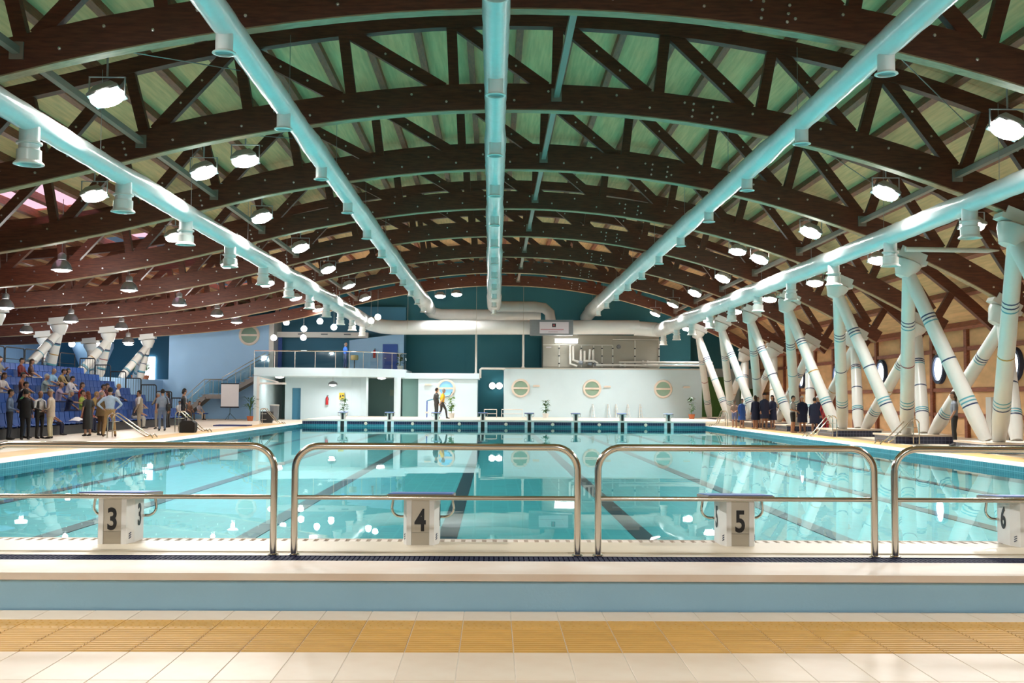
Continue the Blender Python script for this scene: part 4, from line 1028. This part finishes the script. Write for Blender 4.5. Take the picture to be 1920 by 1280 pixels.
# ------------------------------------------------------------------ odds and ends on the decks
t = thing('tub_chair', 'black rounded tub chair at the far left corner of the pool', 'chair', (-12.4, 60.5, 0))
b = MB(); vs = []
b.lathe([(.30, 0), (.36, .25), (.36, .62), (.31, .62), (.30, .36), (0, .34)], 18); b.build('shell', 'rubber_black', t, True); b = MB(); b.lathe([(.0, .36), (.28, .36), (.29, .40), (0, .42)], 16); b.build('cushion', 'black_soft', t, True)
t = thing('sports_bag', 'black bag with rounded corners beside the chrome ladder', 'bag', (-11.9, 43.2, 0)); b = MB(); b.prism([(-.3, 0), (.26, 0), (.3, .1), (.3, .38), (.18, .47), (-.2, .47), (-.3, .36)], -.2, .2, 'Y'); b.build('body', 'black_soft', t); b = MB(); b.tube(arc((0, -.1, .45), .14, pi, 0, 8), .014, 6); b.tube(arc((0, .1, .45), .14, pi, 0, 8), .014, 6); b.build('handles', 'black_soft', t)
t = thing('floor_mat', 'flat navy blue mat on the left deck', 'mat', (-12.6, 53.5, 0)); b = MB(); b.bb(-.8, .8, -.6, .6, .003, .06); b.build('pad', 'navy_mat', t); b = MB(); b.bb(-.82, .82, -.02, .02, .058, .064); b.build('seam', 'stripe_navy', t)
t = thing('litter_bin', 'grey cylindrical bin under the left of the balcony', 'bin', (-13.2, 66.6, 0)); b = MB(); b.lathe([(0, 0), (.25, 0), (.28, .75), (.29, .9), (.24, .92), (.22, .8)], 18); b.build('body', 'sign_grey', t, True); b = MB(); b.lathe([(.30, .9), (.30, .95), (.22, .97)], 18); b.build('rim', 'metal_trim', t, True)
t = thing('blue_hoist', 'thin blue pool hoist with a bent arm before the far wall', 'hoist', (-4.0, 66.3, ZP)); b = MB(); b.tube([(0, 0, 0), (0, 0, 1.0)], .035, 8); b.build('post', 'door_blue', t); b = MB(); b.tube([(0, 0, 1.0), (.3, 0, 1.08), (1.35, 0, 1.3), (1.5, 0, 1.55)], .03, 8); b.build('arm', 'wall_bluedeep', t, True); b = MB(); b.bb(-.1, .12, -.1, .1, .25, .35); b.build('seat', 'white_paint', t)
for i, (x, lb) in enumerate(((7.0, 'first'), (8.05, 'second'), (8.6, 'third'), (9.4, 'fourth'), (10.25, 'fifth'))):
    t = thing('leaning_frame', 'slim metal frame leaning on the far wall, %s from left' % lb, 'frame', (x * .93 - .2, 69.6, ZP), 0, 'metal frames leaning on the far wall')
    b = MB(); b.tube([(-.1, -.2, 0), (-.02, .25, .85)], .018, 6); b.tube([(.1, -.2, 0), (.02, .25, .85)], .018, 6); b.build('legs', 'metal_trim', t); b = MB()
    for u in (.2, .45, .7): b.tube([(-.09, -.2 + .5 * u, u * .95), (.09, -.2 + .5 * u, u * .95)], .012, 5)
    b.build('rungs', 'metal_trim', t)
# ------------------------------------------------------------------ bleachers
BY1 = 56.0
def sxr(i): return -15.75 - .78 * i
t = thing('bleacher_stand', 'stepped stand of blue seats beside the left deck', 'stand', (0, 0, 0)); stand = t
for i in range(7):
    x1 = sxr(i) + .16; z = .33 * (i + 1)
    b = MB(); b.bb(-21.25, x1, 24 + i * .001, BY1, z - .33, z); b.build('step', 'bleacher_grey', stand)
b = MB()
# one moulded seat, facing +x
pan = [(.22, .40), (.20, .425), (.05, .41), (-.12, .405), (-.18, .43), (-.225, .60), (-.25, .82), (-.235, .83)]
W = .225
vs = []; fs = []
th = .022
top = pan; bot = [(x - (.02 if k > 3 else 0), z - (.022 if k <= 4 else .0)) for k, (x, z) in enumerate(pan)]
for yy in (-W, W):
    vs += [(x, yy, z) for x, z in top]
for yy in (-W, W):
    vs += [(x, yy, z) for x, z in bot]
n = len(pan)
for k in range(n - 1):
    fs += [(k, k + 1, n + k + 1, n + k), (2 * n + k, 3 * n + k, 3 * n + k + 1, 2 * n + k + 1), (k, 2 * n + k, 2 * n + k + 1, k + 1), (n + k, n + k + 1, 3 * n + k + 1, 3 * n + k)]
fs += [(0, n, 3 * n, 2 * n), (n - 1, 3 * n - 1, 4 * n - 1, 2 * n - 1)]
b.add(vs, fs); b.bb(-.1, .05, -.05, .05, .33, .40)
seat_me = b.mesh('seat', 'seat_blue')
for i in range(7):
    y = BY1 - .45; y0 = abs(sxr(i)) * 2.2246 - 2.0
    while y > y0:
        put('seat', seat_me, stand, (sxr(i), y, .33 * i)); y -= .5
# end rails stepping down at the far end, and rails along the top
for i in range(7):
    x0 = sxr(i) - .55; x1 = x0 + .76; z0 = .33 * (i + 1); h = 1.0
    b = MB(); r = .1
    pts = [(x0, 0, 0), (x0, 0, h - .02), (x0 + .02, 0, h), (x1 - r, 0, h)] + arc((x1 - r, 0, h - r), r, pi / 2, 0, 4)[1:] + [(x1, 0, -.2)]
    b.tube(pts, .03, 8); b.tube([(x0, 0, .12), (x1, 0, .12)], .02, 6)
    fr_ = b.build('end_rail', 'black_metal', stand, True, (0, BY1 + .06, z0))
    for k in range(5):
        xx = x0 + (k + 1) * .76 / 6; b = MB(); b.tube([(xx, 0, .12), (xx, 0, h)], .009, 5); b.build('baluster', 'black_metal', fr_)
for k in range(9):
    y0 = 37.9 + k * 2.0; b = MB(); r = .12; h = 1.0
    pts = [(0, 0, 0), (0, 0, h - r)] + [(0, r - r * cos(a), h - r + r * sin(a)) for a in (.5, 1.0, 1.57)] + [(0, 1.9 - r, h)] + [(0, 1.9 - r + r * sin(a), h - r + r * cos(a)) for a in (.5, 1.0, 1.57)] + [(0, 1.9, 0)]
    b.tube(pts, .028, 8); b.tube([(0, 0, .5), (0, 1.9, .5)], .016, 6); b.build('top_rail', 'black_metal', stand, True, (-21.15, y0, 2.31 + .2))
b = MB(); b.bb(-21.3, -21.0, 24, BY1, 2.3, 2.55); b.build('top_kerb', 'bleacher_grey', stand)
# paper bag and jacket on seats
t = thing('folded_jacket', 'pale folded jacket lying on the front row of blue seats', 'jacket', (-15.62, 41.6, .43)); b = MB(); rnd = random.Random(3)
vs = []; fs = []
for j in range(6):
    for i in range(8): vs.append((-.2 + .4 * j / 5, -.35 + .7 * i / 7, .03 + (.12 + .06 * rnd.random()) * sin(pi * (j + .5) / 6) * sin(pi * (i + .5) / 8)))
for j in range(5):
    for i in range(7): fs.append((j * 8 + i, j * 8 + i + 1, (j + 1) * 8 + i + 1, (j + 1) * 8 + i))
b.add(vs, fs); b.add([(v[0], v[1], .0) for v in vs], [f[::-1] for f in fs]); b.build('cloth', 'screen_white', t, True); b = MB(); b.bar((-.1, -.2, .13), (.1, .25, .12), .06, .02); b.build('collar', 'sign_white', t)

# ------------------------------------------------------------------ people
def M_(c, r=.8):
    k = 'cloth_%02x%02x%02x' % tuple(int(max(0, min(1, v)) * 255) for v in c)
    if k not in M: mat(k, c, r, noise=.12, nscale=14)
    return M[k]
SKIN = (.46, .24, .15); SKIN2 = (.36, .18, .11)
def remesh(parts, vox=.021):
    V = []; F = []; T = []
    for b, tg in parts:
        n = len(V); V += b.v; F += [tuple(i + n for i in f) for f in b.f]; T += [tg] * len(b.f)
    me = bpy.data.meshes.new('tmp'); me.from_pydata(V, [], F); me.update()
    bmm = bmesh.new(); bmm.from_mesh(me); bmesh.ops.recalc_face_normals(bmm, faces=bmm.faces); bmm.to_mesh(me); bmm.free()
    bvh = BVHTree.FromPolygons([Vector(v) for v in V], F)
    ob = bpy.data.objects.new('tmp', me); COL.objects.link(ob)
    md = ob.modifiers.new('r', 'REMESH'); md.mode = 'VOXEL'; md.voxel_size = vox
    sm = ob.modifiers.new('s', 'SMOOTH'); sm.factor = .5; sm.iterations = 4
    dg = bpy.context.evaluated_depsgraph_get(); out = bpy.data.meshes.new_from_object(ob.evaluated_get(dg))
    bpy.data.objects.remove(ob); bpy.data.meshes.remove(me)
    tags = []
    for p in out.polygons:
        r = bvh.find_nearest(p.center); tags.append(T[r[2]] if r and r[2] is not None else 2)
    vs = [v.co[:] for v in out.vertices]; fs = [tuple(p.vertices) for p in out.polygons]
    bpy.data.meshes.remove(out)
    return vs, fs, tags
# tags: 0 skin 1 shoes 2 top 3 bottom 4 forearm 5 shin 6 dark
def template(J):
    parts = []
    def T(pts, rs, tg, n=12):
        b = MB(); b.tube(pts, rs, n); parts.append((b, tg))
    h, s = Vector(J['hip']), Vector(J['sh']); d = s - h
    def at(t, y=0): return h + d * t + Vector((0, y, 0))
    T([at(-.14), at(-.06), at(.08), at(.18)], [(.10, .08), (.165, .115), (.165, .115), (.15, .105)], 3, 16)
    T([at(.12), at(.3), at(.62), at(.88), at(1.04), at(1.12)], [(.155, .108), (.150, .105), (.178, .122), (.185, .11), (.12, .08), (.06, .055)], 2, 16)
    hd = Vector(J['head'])
    T([s + Vector((0, -.01, 0)), hd + Vector((0, -.02, -.06))], [.058, .055], 0, 10)
    b = MB(); b.ball(hd, (.078, .098, .118), 16, 12); parts.append((b, 0)); b = MB(); b.ball(hd + Vector((0, .03, -.065)), (.055, .06, .06), 12, 8); parts.append((b, 0))
    for sd, e, wv in ((1, J['eR'], J['wR']), (-1, J['eL'], J['wL'])):
        sh = s + Vector((sd * .18, 0, -.03)); e, wv = Vector(e), Vector(wv)
        T([sh + Vector((-sd * .05, 0, .0)), sh + (e - sh) * .15, e], [(.06, .06), (.062, .062), (.045, .045)], 2, 10)
        T([e + (sh - e) * .06, e, wv], [.044, .045, .031], 4, 10)
        pd = (wv - e).normalized()
        T([wv, wv + pd * .05, wv + pd * .09], [(.03, .024), (.042, .02), (.04, .018)], 0, 10)
    for sd, k, a in ((1, J['kR'], J['aR']), (-1, J['kL'], J['aL'])):
        hp = h + Vector((sd * .088, 0, -.03)); k, a = Vector(k), Vector(a)
        T([hp, hp + (k - hp) * .25, k], [.095, .088, .062], 3, 12)
        T([k + (hp - k) * .04, k + (a - k) * .3, a], [.06, .062, .046], 5, 12)
        T([a + Vector((0, -.05, -.045)), a + Vector((0, .03, -.04)), a + Vector((0, .12, -.06)), a + Vector((0, .19, -.068))], [(.04, .04), (.045, .05), (.045, .035), (.03, .022)], 1, 10)
    vs, fs, tg = remesh(parts)
    def app(b, t_):
        n = len(vs); vs.extend(b.v); fs.extend(tuple(i + n for i in f) for f in b.f); tg.extend([t_] * len(b.f))
    # fingers
    for sd, e, wv in ((1, J['eR'], J['wR']), (-1, J['eL'], J['wL'])):
        e, wv = Vector(e), Vector(wv); pd = (wv - e).normalized(); sx = pd.cross(Vector((0, 0, 1)) if abs(pd.z) < .9 else Vector((0, 1, 0))).normalized(); nn = pd.cross(sx)
        for q, L in ((-.030, .06), (-.010, .07), (.010, .068), (.030, .052)):
            p0 = wv + pd * .08 + sx * q; b = MB(); b.tube([p0, p0 + pd * L * .55 + nn * .006, p0 + pd * L * .95 + nn * .022], [.0095, .009, .007], 5); app(b, 0)
        p0 = wv + pd * .03 + sx * .035; b = MB(); b.tube([p0, p0 + pd * .03 + sx * .025, p0 + pd * .065 + sx * .028], [.011, .010, .008], 5); app(b, 0)
    for sd in (-1, 1):
        b = MB(); b.ball(hd + Vector((sd * .032, .088, .012)), (.012, .009, .008), 6, 4); app(b, 6)
        b = MB(); b.ball(hd + Vector((sd * .080, -.005, -.01)), (.012, .024, .034), 6, 5); app(b, 0)
    b = MB(); b.add([hd + Vector((-.008, .09, .02)), hd + Vector((.008, .09, .02)), hd + Vector((-.016, .092, -.03)), hd + Vector((.016, .092, -.03)), hd + Vector((0, .124, -.026))], [(0, 2, 4), (0, 4, 1), (1, 4, 3), (2, 3, 4)]); app(b, 0)
    b = MB(); b.box(hd + Vector((0, .093, -.062)), (.045, .01, .009)); app(b, 6)
    me = bpy.data.meshes.new('person'); me.from_pydata(vs, [], fs)
    for i in range(7): me.materials.append(M['white_paint'])
    me.polygons.foreach_set('material_index', tg); me.shade_smooth(); me.update()
    return me, hd, h, s
ST = dict(hip=(0, 0, .90), sh=(0, 0, 1.40), head=(0, .03, 1.62), eR=(.25, -.03, 1.12), wR=(.25, .04, .86), eL=(-.25, -.03, 1.12), wL=(-.25, .04, .86), kR=(.10, .02, .49), aR=(.11, -.02, .09), kL=(-.10, .02, .49), aL=(-.11, -.02, .09))
def pose(base, **k): q = dict(base); q.update(k); return q
SI = dict(hip=(0, -.02, .50), sh=(0, -.03, 1.0), head=(0, .02, 1.22), eR=(.23, .06, .74), wR=(.14, .28, .62), eL=(-.23, .06, .74), wL=(-.14, .28, .62), kR=(.11, .43, .50), aR=(.11, .42, .09), kL=(-.11, .43, .50), aL=(-.11, .42, .09))
POSES = {
    'stand': ST,
    'front': pose(ST, eR=(.24, .0, 1.10), wR=(.08, .22, 1.02), eL=(-.24, 0, 1.10), wL=(-.08, .22, .98)),
    'hips': pose(ST, eR=(.40, -.08, 1.14), wR=(.22, -.02, .97), eL=(-.40, -.08, 1.14), wL=(-.22, -.02, .97), kR=(.14, .02, .49), aR=(.2, -.02, .09), kL=(-.14, .02, .49), aL=(-.2, -.02, .09)),
    'onehip': pose(ST, eR=(.40, -.06, 1.14), wR=(.2, .04, .98), eL=(-.25, .02, 1.12), wL=(-.22, .14, .88)),
    'walk': pose(ST, kR=(.1, .20, .52), aR=(.1, .26, .10), kL=(-.1, -.02, .48), aL=(-.1, -.26, .12), wR=(.24, -.16, .92), wL=(-.24, .22, .92), sh=(0, .05, 1.39), head=(0, .10, 1.61)),
    'phone': pose(ST, eR=(.30, .08, 1.14), wR=(.13, .07, 1.42)),
    'sit': SI,
    'sitlean': pose(SI, sh=(0, .12, .96), head=(0, .21, 1.16), eR=(.22, .24, .70), wR=(.10, .44, .62), eL=(-.22, .24, .70), wL=(-.10, .44, .62)),
    'sitreach': pose(SI, sh=(0, .05, .99), head=(0, .12, 1.20), eR=(.22, .26, .84), wR=(.16, .50, .82), eL=(-.23, .1, .74), wL=(-.14, .3, .62)),
    'sittwist': pose(SI, sh=(.04, -.02, 1.0), head=(.05, .02, 1.22), eR=(.27, -.02, .74), wR=(.2, .2, .60), eL=(-.22, .12, .78), wL=(-.05, .26, .86)),
}
TP = {k: template(v) for k, v in POSES.items()}
def hair_mesh(style):
    b = MB(); src = MB(); src.ball((0, -.008, .012), (.088, .108, .122), 16, 12)
    vs = src.v; keep = []
    for f in src.f:
        c = [sum(vs[i][k] for i in f) / len(f) for k in range(3)]
        if style == 'short': ok = c[2] > .045 or (c[1] < -.02 and c[2] > -.06)
        elif style == 'bald': ok = (c[1] < .01 and -.06 < c[2] < .04)
        elif style == 'cap': ok = c[2] > .035
        else: ok = c[2] > .045 or c[1] < .0
        if ok: keep.append(f)
    b.add(vs, keep)
    if style == 'long': b.tube([(0, -.04, .03), (0, -.075, -.08), (0, -.075, -.2), (0, -.06, -.26)], [(.08, .05), (.09, .05), (.085, .035), (.05, .02)], 12)
    if style == 'cap': b.tube([(0, .07, .04), (0, .16, .03)], [(.07, .012), (.05, .006)], 10)
    me = bpy.data.meshes.new('hair'); me.from_pydata(b.v, [], b.f); me.materials.append(M['white_paint']); me.shade_smooth(); return me
HAIR = {k: hair_mesh(k) for k in ('short', 'bald', 'cap', 'long')}
DARKH = (.015, .011, .009); BROWNH = (.05, .025, .012); GREYH = (.30, .29, .27); BLOND = (.35, .2, .08); REDH = (.16, .05, .02)
def setmat(o, mats):
    for i, m_ in enumerate(mats): o.material_slots[i].link = 'OBJECT'; o.material_slots[i].material = m_
def person(loc, rz, pz, lab, top, bottom, hair=('short', DARKH), skin=SKIN, fore=None, shin=None, shoes=(.015, .013, .012), h=1.0, skirt=None, coat=None, bag=None, jacket=None, group=None):
    me, hd, hp, sh = TP[pz]
    o = put('person', me, None, loc, (0, 0, rz)); o.scale = (h, h, h); tag(o, lab, 'person', group)
    setmat(o, [M_(skin, .55), M_(shoes, .5), M_(top), M_(bottom), M_(fore or skin, .7), M_(shin or bottom), M_((.02, .012, .01))])
    if hair:
        ho = put('hat' if hair[0] == 'cap' else 'hair', HAIR[hair[0]], o, hd); setmat(ho, [M_(hair[1])])
    if skirt:
        b = MB(); b.tube([hp + Vector((0, 0, .16)), hp, hp + Vector((0, 0, -.25)), hp + Vector((0, 0, -.25 - skirt[1]))], [(.165, .12), (.185, .14), (.20, .16), (.19, .16)], 18); b.build('skirt', M_(skirt[0]), o, True)
    if coat:
        b = MB(); b.tube([sh + Vector((0, 0, .03)), sh + Vector((0, 0, -.05)), sh + Vector((0, 0, -.3)), hp + Vector((0, 0, 0)), hp + Vector((0, 0, -coat[1]))], [(.10, .09), (.21, .135), (.225, .155), (.225, .17), (.25, .20)], 18); b.build('coat', M_(coat[0]), o, True)
    if jacket:
        b = MB(); b.tube([sh + Vector((0, -.01, .02)), sh + Vector((0, -.01, -.05)), sh + Vector((0, -.012, -.3)), hp + Vector((0, -.01, .05)), hp + Vector((0, -.01, -.14))], [(.10, .08), (.205, .125), (.20, .132), (.19, .132), (.205, .14)], 18)
        if len(jacket) > 1:      # open front: drop the front faces
            keep = [f for f in b.f if not (len(f) == 4 and sum(b.v[i][1] for i in f) / 4 > .085 and abs(sum(b.v[i][0] for i in f) / 4) < .1)]
            b.f = keep
        b.build('jacket', M_(jacket[0]), o, True)
    if bag:
        b = MB(); b.prism([(-.16, -.15), (.16, -.15), (.18, .0), (.14, .14), (-.14, .14), (-.18, 0)], -.06, .06, 'X'); bo = b.build('shoulder_bag', M_(bag), o, False, (.22, -.12, .98)); b = MB(); b.tube([(.0, 0, .12), (-.05, .05, .38), (-.2, .08, .46)], .015, 6); b.build('strap', M_(bag), bo)
    return o
W_, Bk, Nv = (.74, .72, .70), (.012, .012, .014), (.012, .016, .05)
R = radians
G1 = 'people standing before the stand'; G2 = 'people seated in the stand'; G3 = 'swimmers on the right deck'
DN = (.05, .08, .14)
# standing on the left deck
person((-15.25, 33.6, 0), R(-60), 'stand', 'person in an olive shirt at the very left edge', (.20, .17, .05), (.06, .06, .05), fore=(.2, .17, .05), h=.93, group=G1)
person((-15.35, 35.2, 0), R(-80), 'front', 'person in a blue-grey shirt and dark trousers, second from the left edge', (.13, .19, .30), (.03, .035, .05), fore=(.13, .19, .30), h=.92, group=G1)
person((-15.4, 36.6, 0), R(-110), 'stand', 'person in dark jacket and blue jeans, half hidden behind the black suit', (.04, .04, .07), DN, fore=(.04, .04, .07), h=.90, group=G1)
person((-14.85, 35.2, 0), R(10), 'front', 'person in a black suit seen from behind', (.008, .008, .010), (.008, .008, .010), fore=(.008, .008, .01), h=.92, jacket=((.008, .008, .010),), group=G1)
person((-14.85, 36.3, 0), R(-120), 'front', 'person in an open black jacket over a white shirt', W_, Bk, fore=Bk, hair=('bald', GREYH), h=.90, jacket=(Bk, 1), skin=SKIN2, group=G1)
person((-14.5, 36.3, 0), R(95), 'front', 'person in a cream suit and a grey cap', (.58, .46, .36), (.62, .55, .36), fore=(.58, .46, .36), hair=('cap', (.30, .29, .24)), h=.93, jacket=((.58, .46, .36),), group=G1)
person((-14.2, 38.8, 0), R(60), 'stand', 'person with red hair in a long black dress', Bk, Bk, hair=('long', REDH), skirt=(Bk, .38), shin=SKIN, h=.90, group=G1)
person((-13.95, 39.4, 0), R(-30), 'front', 'person in a brown suit beside the black dress', (.19, .12, .05), (.09, .05, .02), fore=(.19, .12, .05), hair=('bald', GREYH), h=.92, jacket=((.19, .12, .05),), group=G1)
person((-13.3, 38.4, 0), R(15), 'hips', 'person in a light blue shirt and tan trousers, hands on hips', (.45, .58, .75), (.42, .26, .11), fore=(.45, .58, .75), h=.98, shoes=(.1, .05, .03), group=G1)
person((-14.9, 46.6, 0), R(100), 'onehip', 'person in a beige jacket over a white shirt', W_, (.36, .30, .22), fore=(.34, .27, .19), h=.95, jacket=((.34, .27, .19), 1), group=G1)
person((-14.45, 47.7, 0), R(165), 'phone', 'person in a dark jacket facing the camera with a raised hand', (.03, .03, .05), (.34, .31, .27), fore=(.3, .25, .18), hair=('short', GREYH), h=.90, group=G1)
person((-13.55, 45.3, 0), R(25), 'stand', 'person in grey shirt and jeans with a black shoulder bag', (.24, .28, .36), (.13, .18, .28), bag=Bk, h=.98, group=G1)
person((-14.7, 50.0, 0), R(80), 'stand', 'person in dark clothes behind the one with the shoulder bag', Nv, Bk, fore=Nv, hair=('long', DARKH), h=.95, group=G1)
person((-14.9, 53.2, 0), R(-95), 'front', 'person in a pale striped shirt and grey trousers by the far end of the stand', (.42, .46, .60), (.24, .25, .30), h=1.03, skin=SKIN2, group=G1)
person((-14.75, 52.6, 0), R(-60), 'stand', 'person in black beside the pale striped shirt', Bk, Bk, fore=Bk, h=.98, group=G1)
# bench with children under the stairs
t = thing('low_bench', 'low blue bench before the stairs', 'bench', (-18.4, 67.3, 0)); b = MB(); b.bb(-1.0, 1.0, -.2, .2, .36, .42); b.build('seat', 'seat_blue', t)
for x in (-.8, .8): b = MB(); b.bb(x - .04, x + .04, -.15, .15, 0, .36); b.build('leg', 'black_metal', t)
person((-19.1, 67.3, 0), R(200), 'sit', 'child in a white shirt sitting on the bench under the stairs', W_, Nv, h=.86)
person((-18.5, 67.3, 0), R(230), 'sit', 'person in a brown top sitting in the middle of the bench', (.20, .11, .07), (.1, .07, .05), h=.86, hair=('long', BROWNH))
person((-17.9, 67.3, 0), R(240), 'sit', 'person in pale trousers sitting at the right of the bench', (.35, .33, .36), (.5, .4, .3), h=.84, hair=('long', DARKH))
# seated in the stand: row, y, pose, label, colours
SEATED = [
    (5, 44.0, 'sittwist', 'person in a grey t-shirt in a high row at the left edge', (.20, .20, .17), (.05, .05, .07), {}),
    (5, 46.0, 'sit', 'person in a dark red shirt in the top rows', (.16, .02, .02), (.03, .03, .04), {'fore': (.16, .02, .02)}),
    (5, 47.0, 'sit', 'long-haired person in brown beside the dark red shirt', (.10, .045, .03), (.55, .5, .45), {'hair': ('long', BROWNH)}),
    (3, 40.4, 'sitlean', 'person in a white blouse at the left edge of the stand', (.70, .62, .60), (.5, .48, .5), {'hair': ('long', BROWNH)}),
    (2, 40.3, 'sitlean', 'person in a black shirt leaning forward in the stand', Bk, Nv, {}),
    (3, 42.6, 'sit', 'person in dark orange in the middle rows at the left', (.20, .07, .03), Bk, {}),
    (1, 38.9, 'sit', 'person in a bright green shirt behind the black suit', (.03, .22, .06), Nv, {}),
    (3, 44.5, 'sitreach', 'person in a grey-green t-shirt with one arm stretched forward', (.24, .30, .29), (.03, .03, .04), {'hair': ('short', GREYH), 'skin': SKIN2}),
    (4, 47.0, 'sitlean', 'person in a light blue shirt in the upper rows', (.32, .55, .75), (.04, .05, .1), {'hair': ('bald', GREYH)}),
    (4, 48.0, 'sitlean', 'person in a tan shirt beside the light blue shirt', (.45, .31, .13), (.1, .06, .05), {'fore': (.45, .31, .13)}),
    (4, 49.0, 'sit', 'long-haired person in black in the upper rows', Bk, Bk, {'hair': ('long', DARKH), 'fore': Bk}),
    (2, 44.2, 'sitreach', 'person in a mauve vest in the lower middle rows', (.36, .28, .38), Nv, {'hair': ('bald', BROWNH), 'skin': SKIN2}),
    (1, 43.0, 'sitreach', 'grey-haired person in navy in the second row', Nv, Nv, {'hair': ('long', GREYH)}),
    (3, 47.2, 'sitlean', 'person in a white shirt in the middle of the stand', (.72, .68, .72), (.05, .05, .08), {'fore': (.72, .68, .72)}),
    (1, 44.5, 'sittwist', 'person in a yellow-green top in the second row', (.34, .42, .06), (.25, .25, .2), {'fore': (.34, .42, .06)}),
    (2, 46.4, 'sit', 'person in a bright red top in the third row', (.45, .04, .02), Nv, {'hair': ('long', BROWNH)}),
    (1, 45.6, 'sitlean', 'person in an ochre top in the second row', (.40, .25, .07), Bk, {'hair': ('short', BLOND)}),
    (2, 48.3, 'sitlean', 'person in a pink shirt in the third row', (.62, .38, .45), (.3, .3, .3), {'fore': (.62, .38, .45), 'skin': SKIN2}),
    (2, 49.4, 'sittwist', 'person in maroon beside the pink shirt', (.10, .02, .02), Bk, {'hair': ('long', DARKH)}),
    (2, 51.0, 'sit', 'blond person in a dark jacket over white in the third row', (.60, .58, .55), Nv, {'hair': ('short', BLOND), 'fore': Nv}),
    (0, 42.6, 'sitlean', 'person in a red jacket in the front row beside the black dress', (.32, .02, .03), Nv, {'fore': (.32, .02, .03)}),
    (0, 39.6, 'sit', 'child in pink and navy in the front row behind the cream suit', (.45, .22, .24), Nv, {'h': .85}),
    (1, 51.4, 'sit', 'person in pale mauve in the second row near the far end', (.38, .32, .36), (.3, .26, .2), {'hair': ('long', BROWNH)}),
    (0, 44.0, 'sitlean', 'person in a dark green jacket in the front row behind the hands-on-hips man', (.02, .05, .04), Nv, {'fore': (.02, .05, .04)}),
    (0, 48.5, 'sitlean', 'person in white trousers in the front row', (.05, .05, .06), (.6, .57, .5), {}),
]
for r_, y, pz, lb, tp, bt, kw in SEATED:
    kw = dict(kw); hh = kw.pop('h', .98)
    y = BY1 - .45 - round((BY1 - .45 - y) / .5) * .5
    person((sxr(r_) - .0, y, .33 * r_), R(-90) + random.uniform(-.25, .25), pz, lb, tp, bt, h=hh, group=G2, **kw)
# right deck
person((12.35, 56.2, 0), R(150), 'front', 'child in a brown swimsuit at the left of the swimmers', (.42, .24, .17), (.16, .18, .35), h=.80, shin=SKIN, shoes=SKIN, hair=('short', BROWNH), group=G3)
person((12.5, 55.2, 0), R(-150), 'stand', 'child in a bright blue robe', (.03, .10, .40), (.03, .10, .40), fore=(.03, .1, .4), shin=SKIN, shoes=SKIN, coat=((.03, .10, .40), .42), h=.84, group=G3)
person((12.95, 54.2, 0), R(20), 'stand', 'swimmer in a long navy coat, left of the tall one', Nv, Nv, fore=Nv, shin=SKIN, shoes=SKIN, coat=(Nv, .45), hair=('long', BROWNH), h=.94, group=G3)
person((13.3, 55.2, 0), R(170), 'stand', 'swimmer in a pale shirt behind the navy coats', (.45, .45, .5), Nv, shin=SKIN, shoes=SKIN, h=.92, group=G3)
person((13.35, 54.0, 0), R(-160), 'stand', 'tallest swimmer in a long navy coat', Nv, Nv, fore=Nv, shin=SKIN, shoes=SKIN, coat=(Nv, .4), h=1.0, group=G3)
person((13.8, 54.2, 0), R(120), 'front', 'swimmer in a long navy coat turned to the left', Nv, Nv, fore=Nv, shin=SKIN, shoes=SKIN, coat=(Nv, .45), h=.95, hair=('long', DARKH), group=G3)
person((13.0, 47.6, 0), R(-130), 'front', 'swimmer in a pale t-shirt and black shorts', (.50, .49, .50), Bk, shin=SKIN, shoes=SKIN, h=.92, group=G3)
person((13.5, 47.9, 0), R(10), 'stand', 'swimmer in a navy coat and white cap beside the pale t-shirt', Nv, Nv, fore=Nv, shin=SKIN, shoes=SKIN, coat=(Nv, .42), hair=('cap', (.5, .5, .5)), h=.92, group=G3)
person((13.75, 46.9, 0), R(-15), 'stand', 'swimmer in a navy coat with the back to the camera, second from the pale t-shirt', Nv, Nv, fore=Nv, shin=SKIN, shoes=SKIN, coat=(Nv, .42), h=.88, group=G3)
person((14.1, 47.6, 0), R(5), 'stand', 'swimmer in a navy coat and white cap left of the red tracksuit', Nv, Nv, fore=Nv, coat=(Nv, .5), hair=('cap', (.6, .6, .62)), h=.92, group=G3)
person((14.5, 48.2, 0), R(-10), 'stand', 'swimmer in a navy coat and blue cap next to the red tracksuit', Nv, Nv, fore=Nv, coat=(Nv, .5), hair=('cap', (.1, .25, .5)), h=.94, group=G3)
person((13.85, 45.7, 0), R(-60), 'stand', 'person in a red tracksuit behind the chrome ladder', (.30, .01, .015), (.28, .01, .015), fore=(.3, .01, .015), h=.92, group=G3)
person((14.5, 34.4, 0), R(75), 'onehip', 'person in a grey shirt and dark trousers beside a column plinth', (.20, .22, .26), (.015, .015, .017), h=.98, hair=('long', BROWNH))
# far side
person((-2.9, 62.2, ZP), R(-70), 'walk', 'person in a yellow shirt walking behind the third far block', (.75, .42, .01), Bk, hair=('short', GREYH), h=.98)
person((-3.25, 62.6, ZP), R(-60), 'stand', 'person in black beside the yellow shirt', Bk, Bk, fore=Bk, h=1.0)
person((-9.0, 66.75, 3.18), R(-50), 'front', 'person in a bright blue sweater standing on the balcony', (.02, .12, .50), (.02, .03, .10), fore=(.02, .12, .50), hair=('bald', GREYH), h=.90)
t = thing('drum', 'round brown drum held beside the blue sweater on the balcony', 'drum', (-8.45, 66.75, 3.18)); b = MB(); b.lathe([(0, .5), (.22, .5), (.24, .6), (.24, .72), (.22, .8), (0, .8)], 18); b.build('shell', M_((.30, .2, .08)), t, True); b = MB(); b.tube([(0, 0, 0), (0, 0, .5)], .03, 8); b.build('stand_leg', 'black_metal', t)
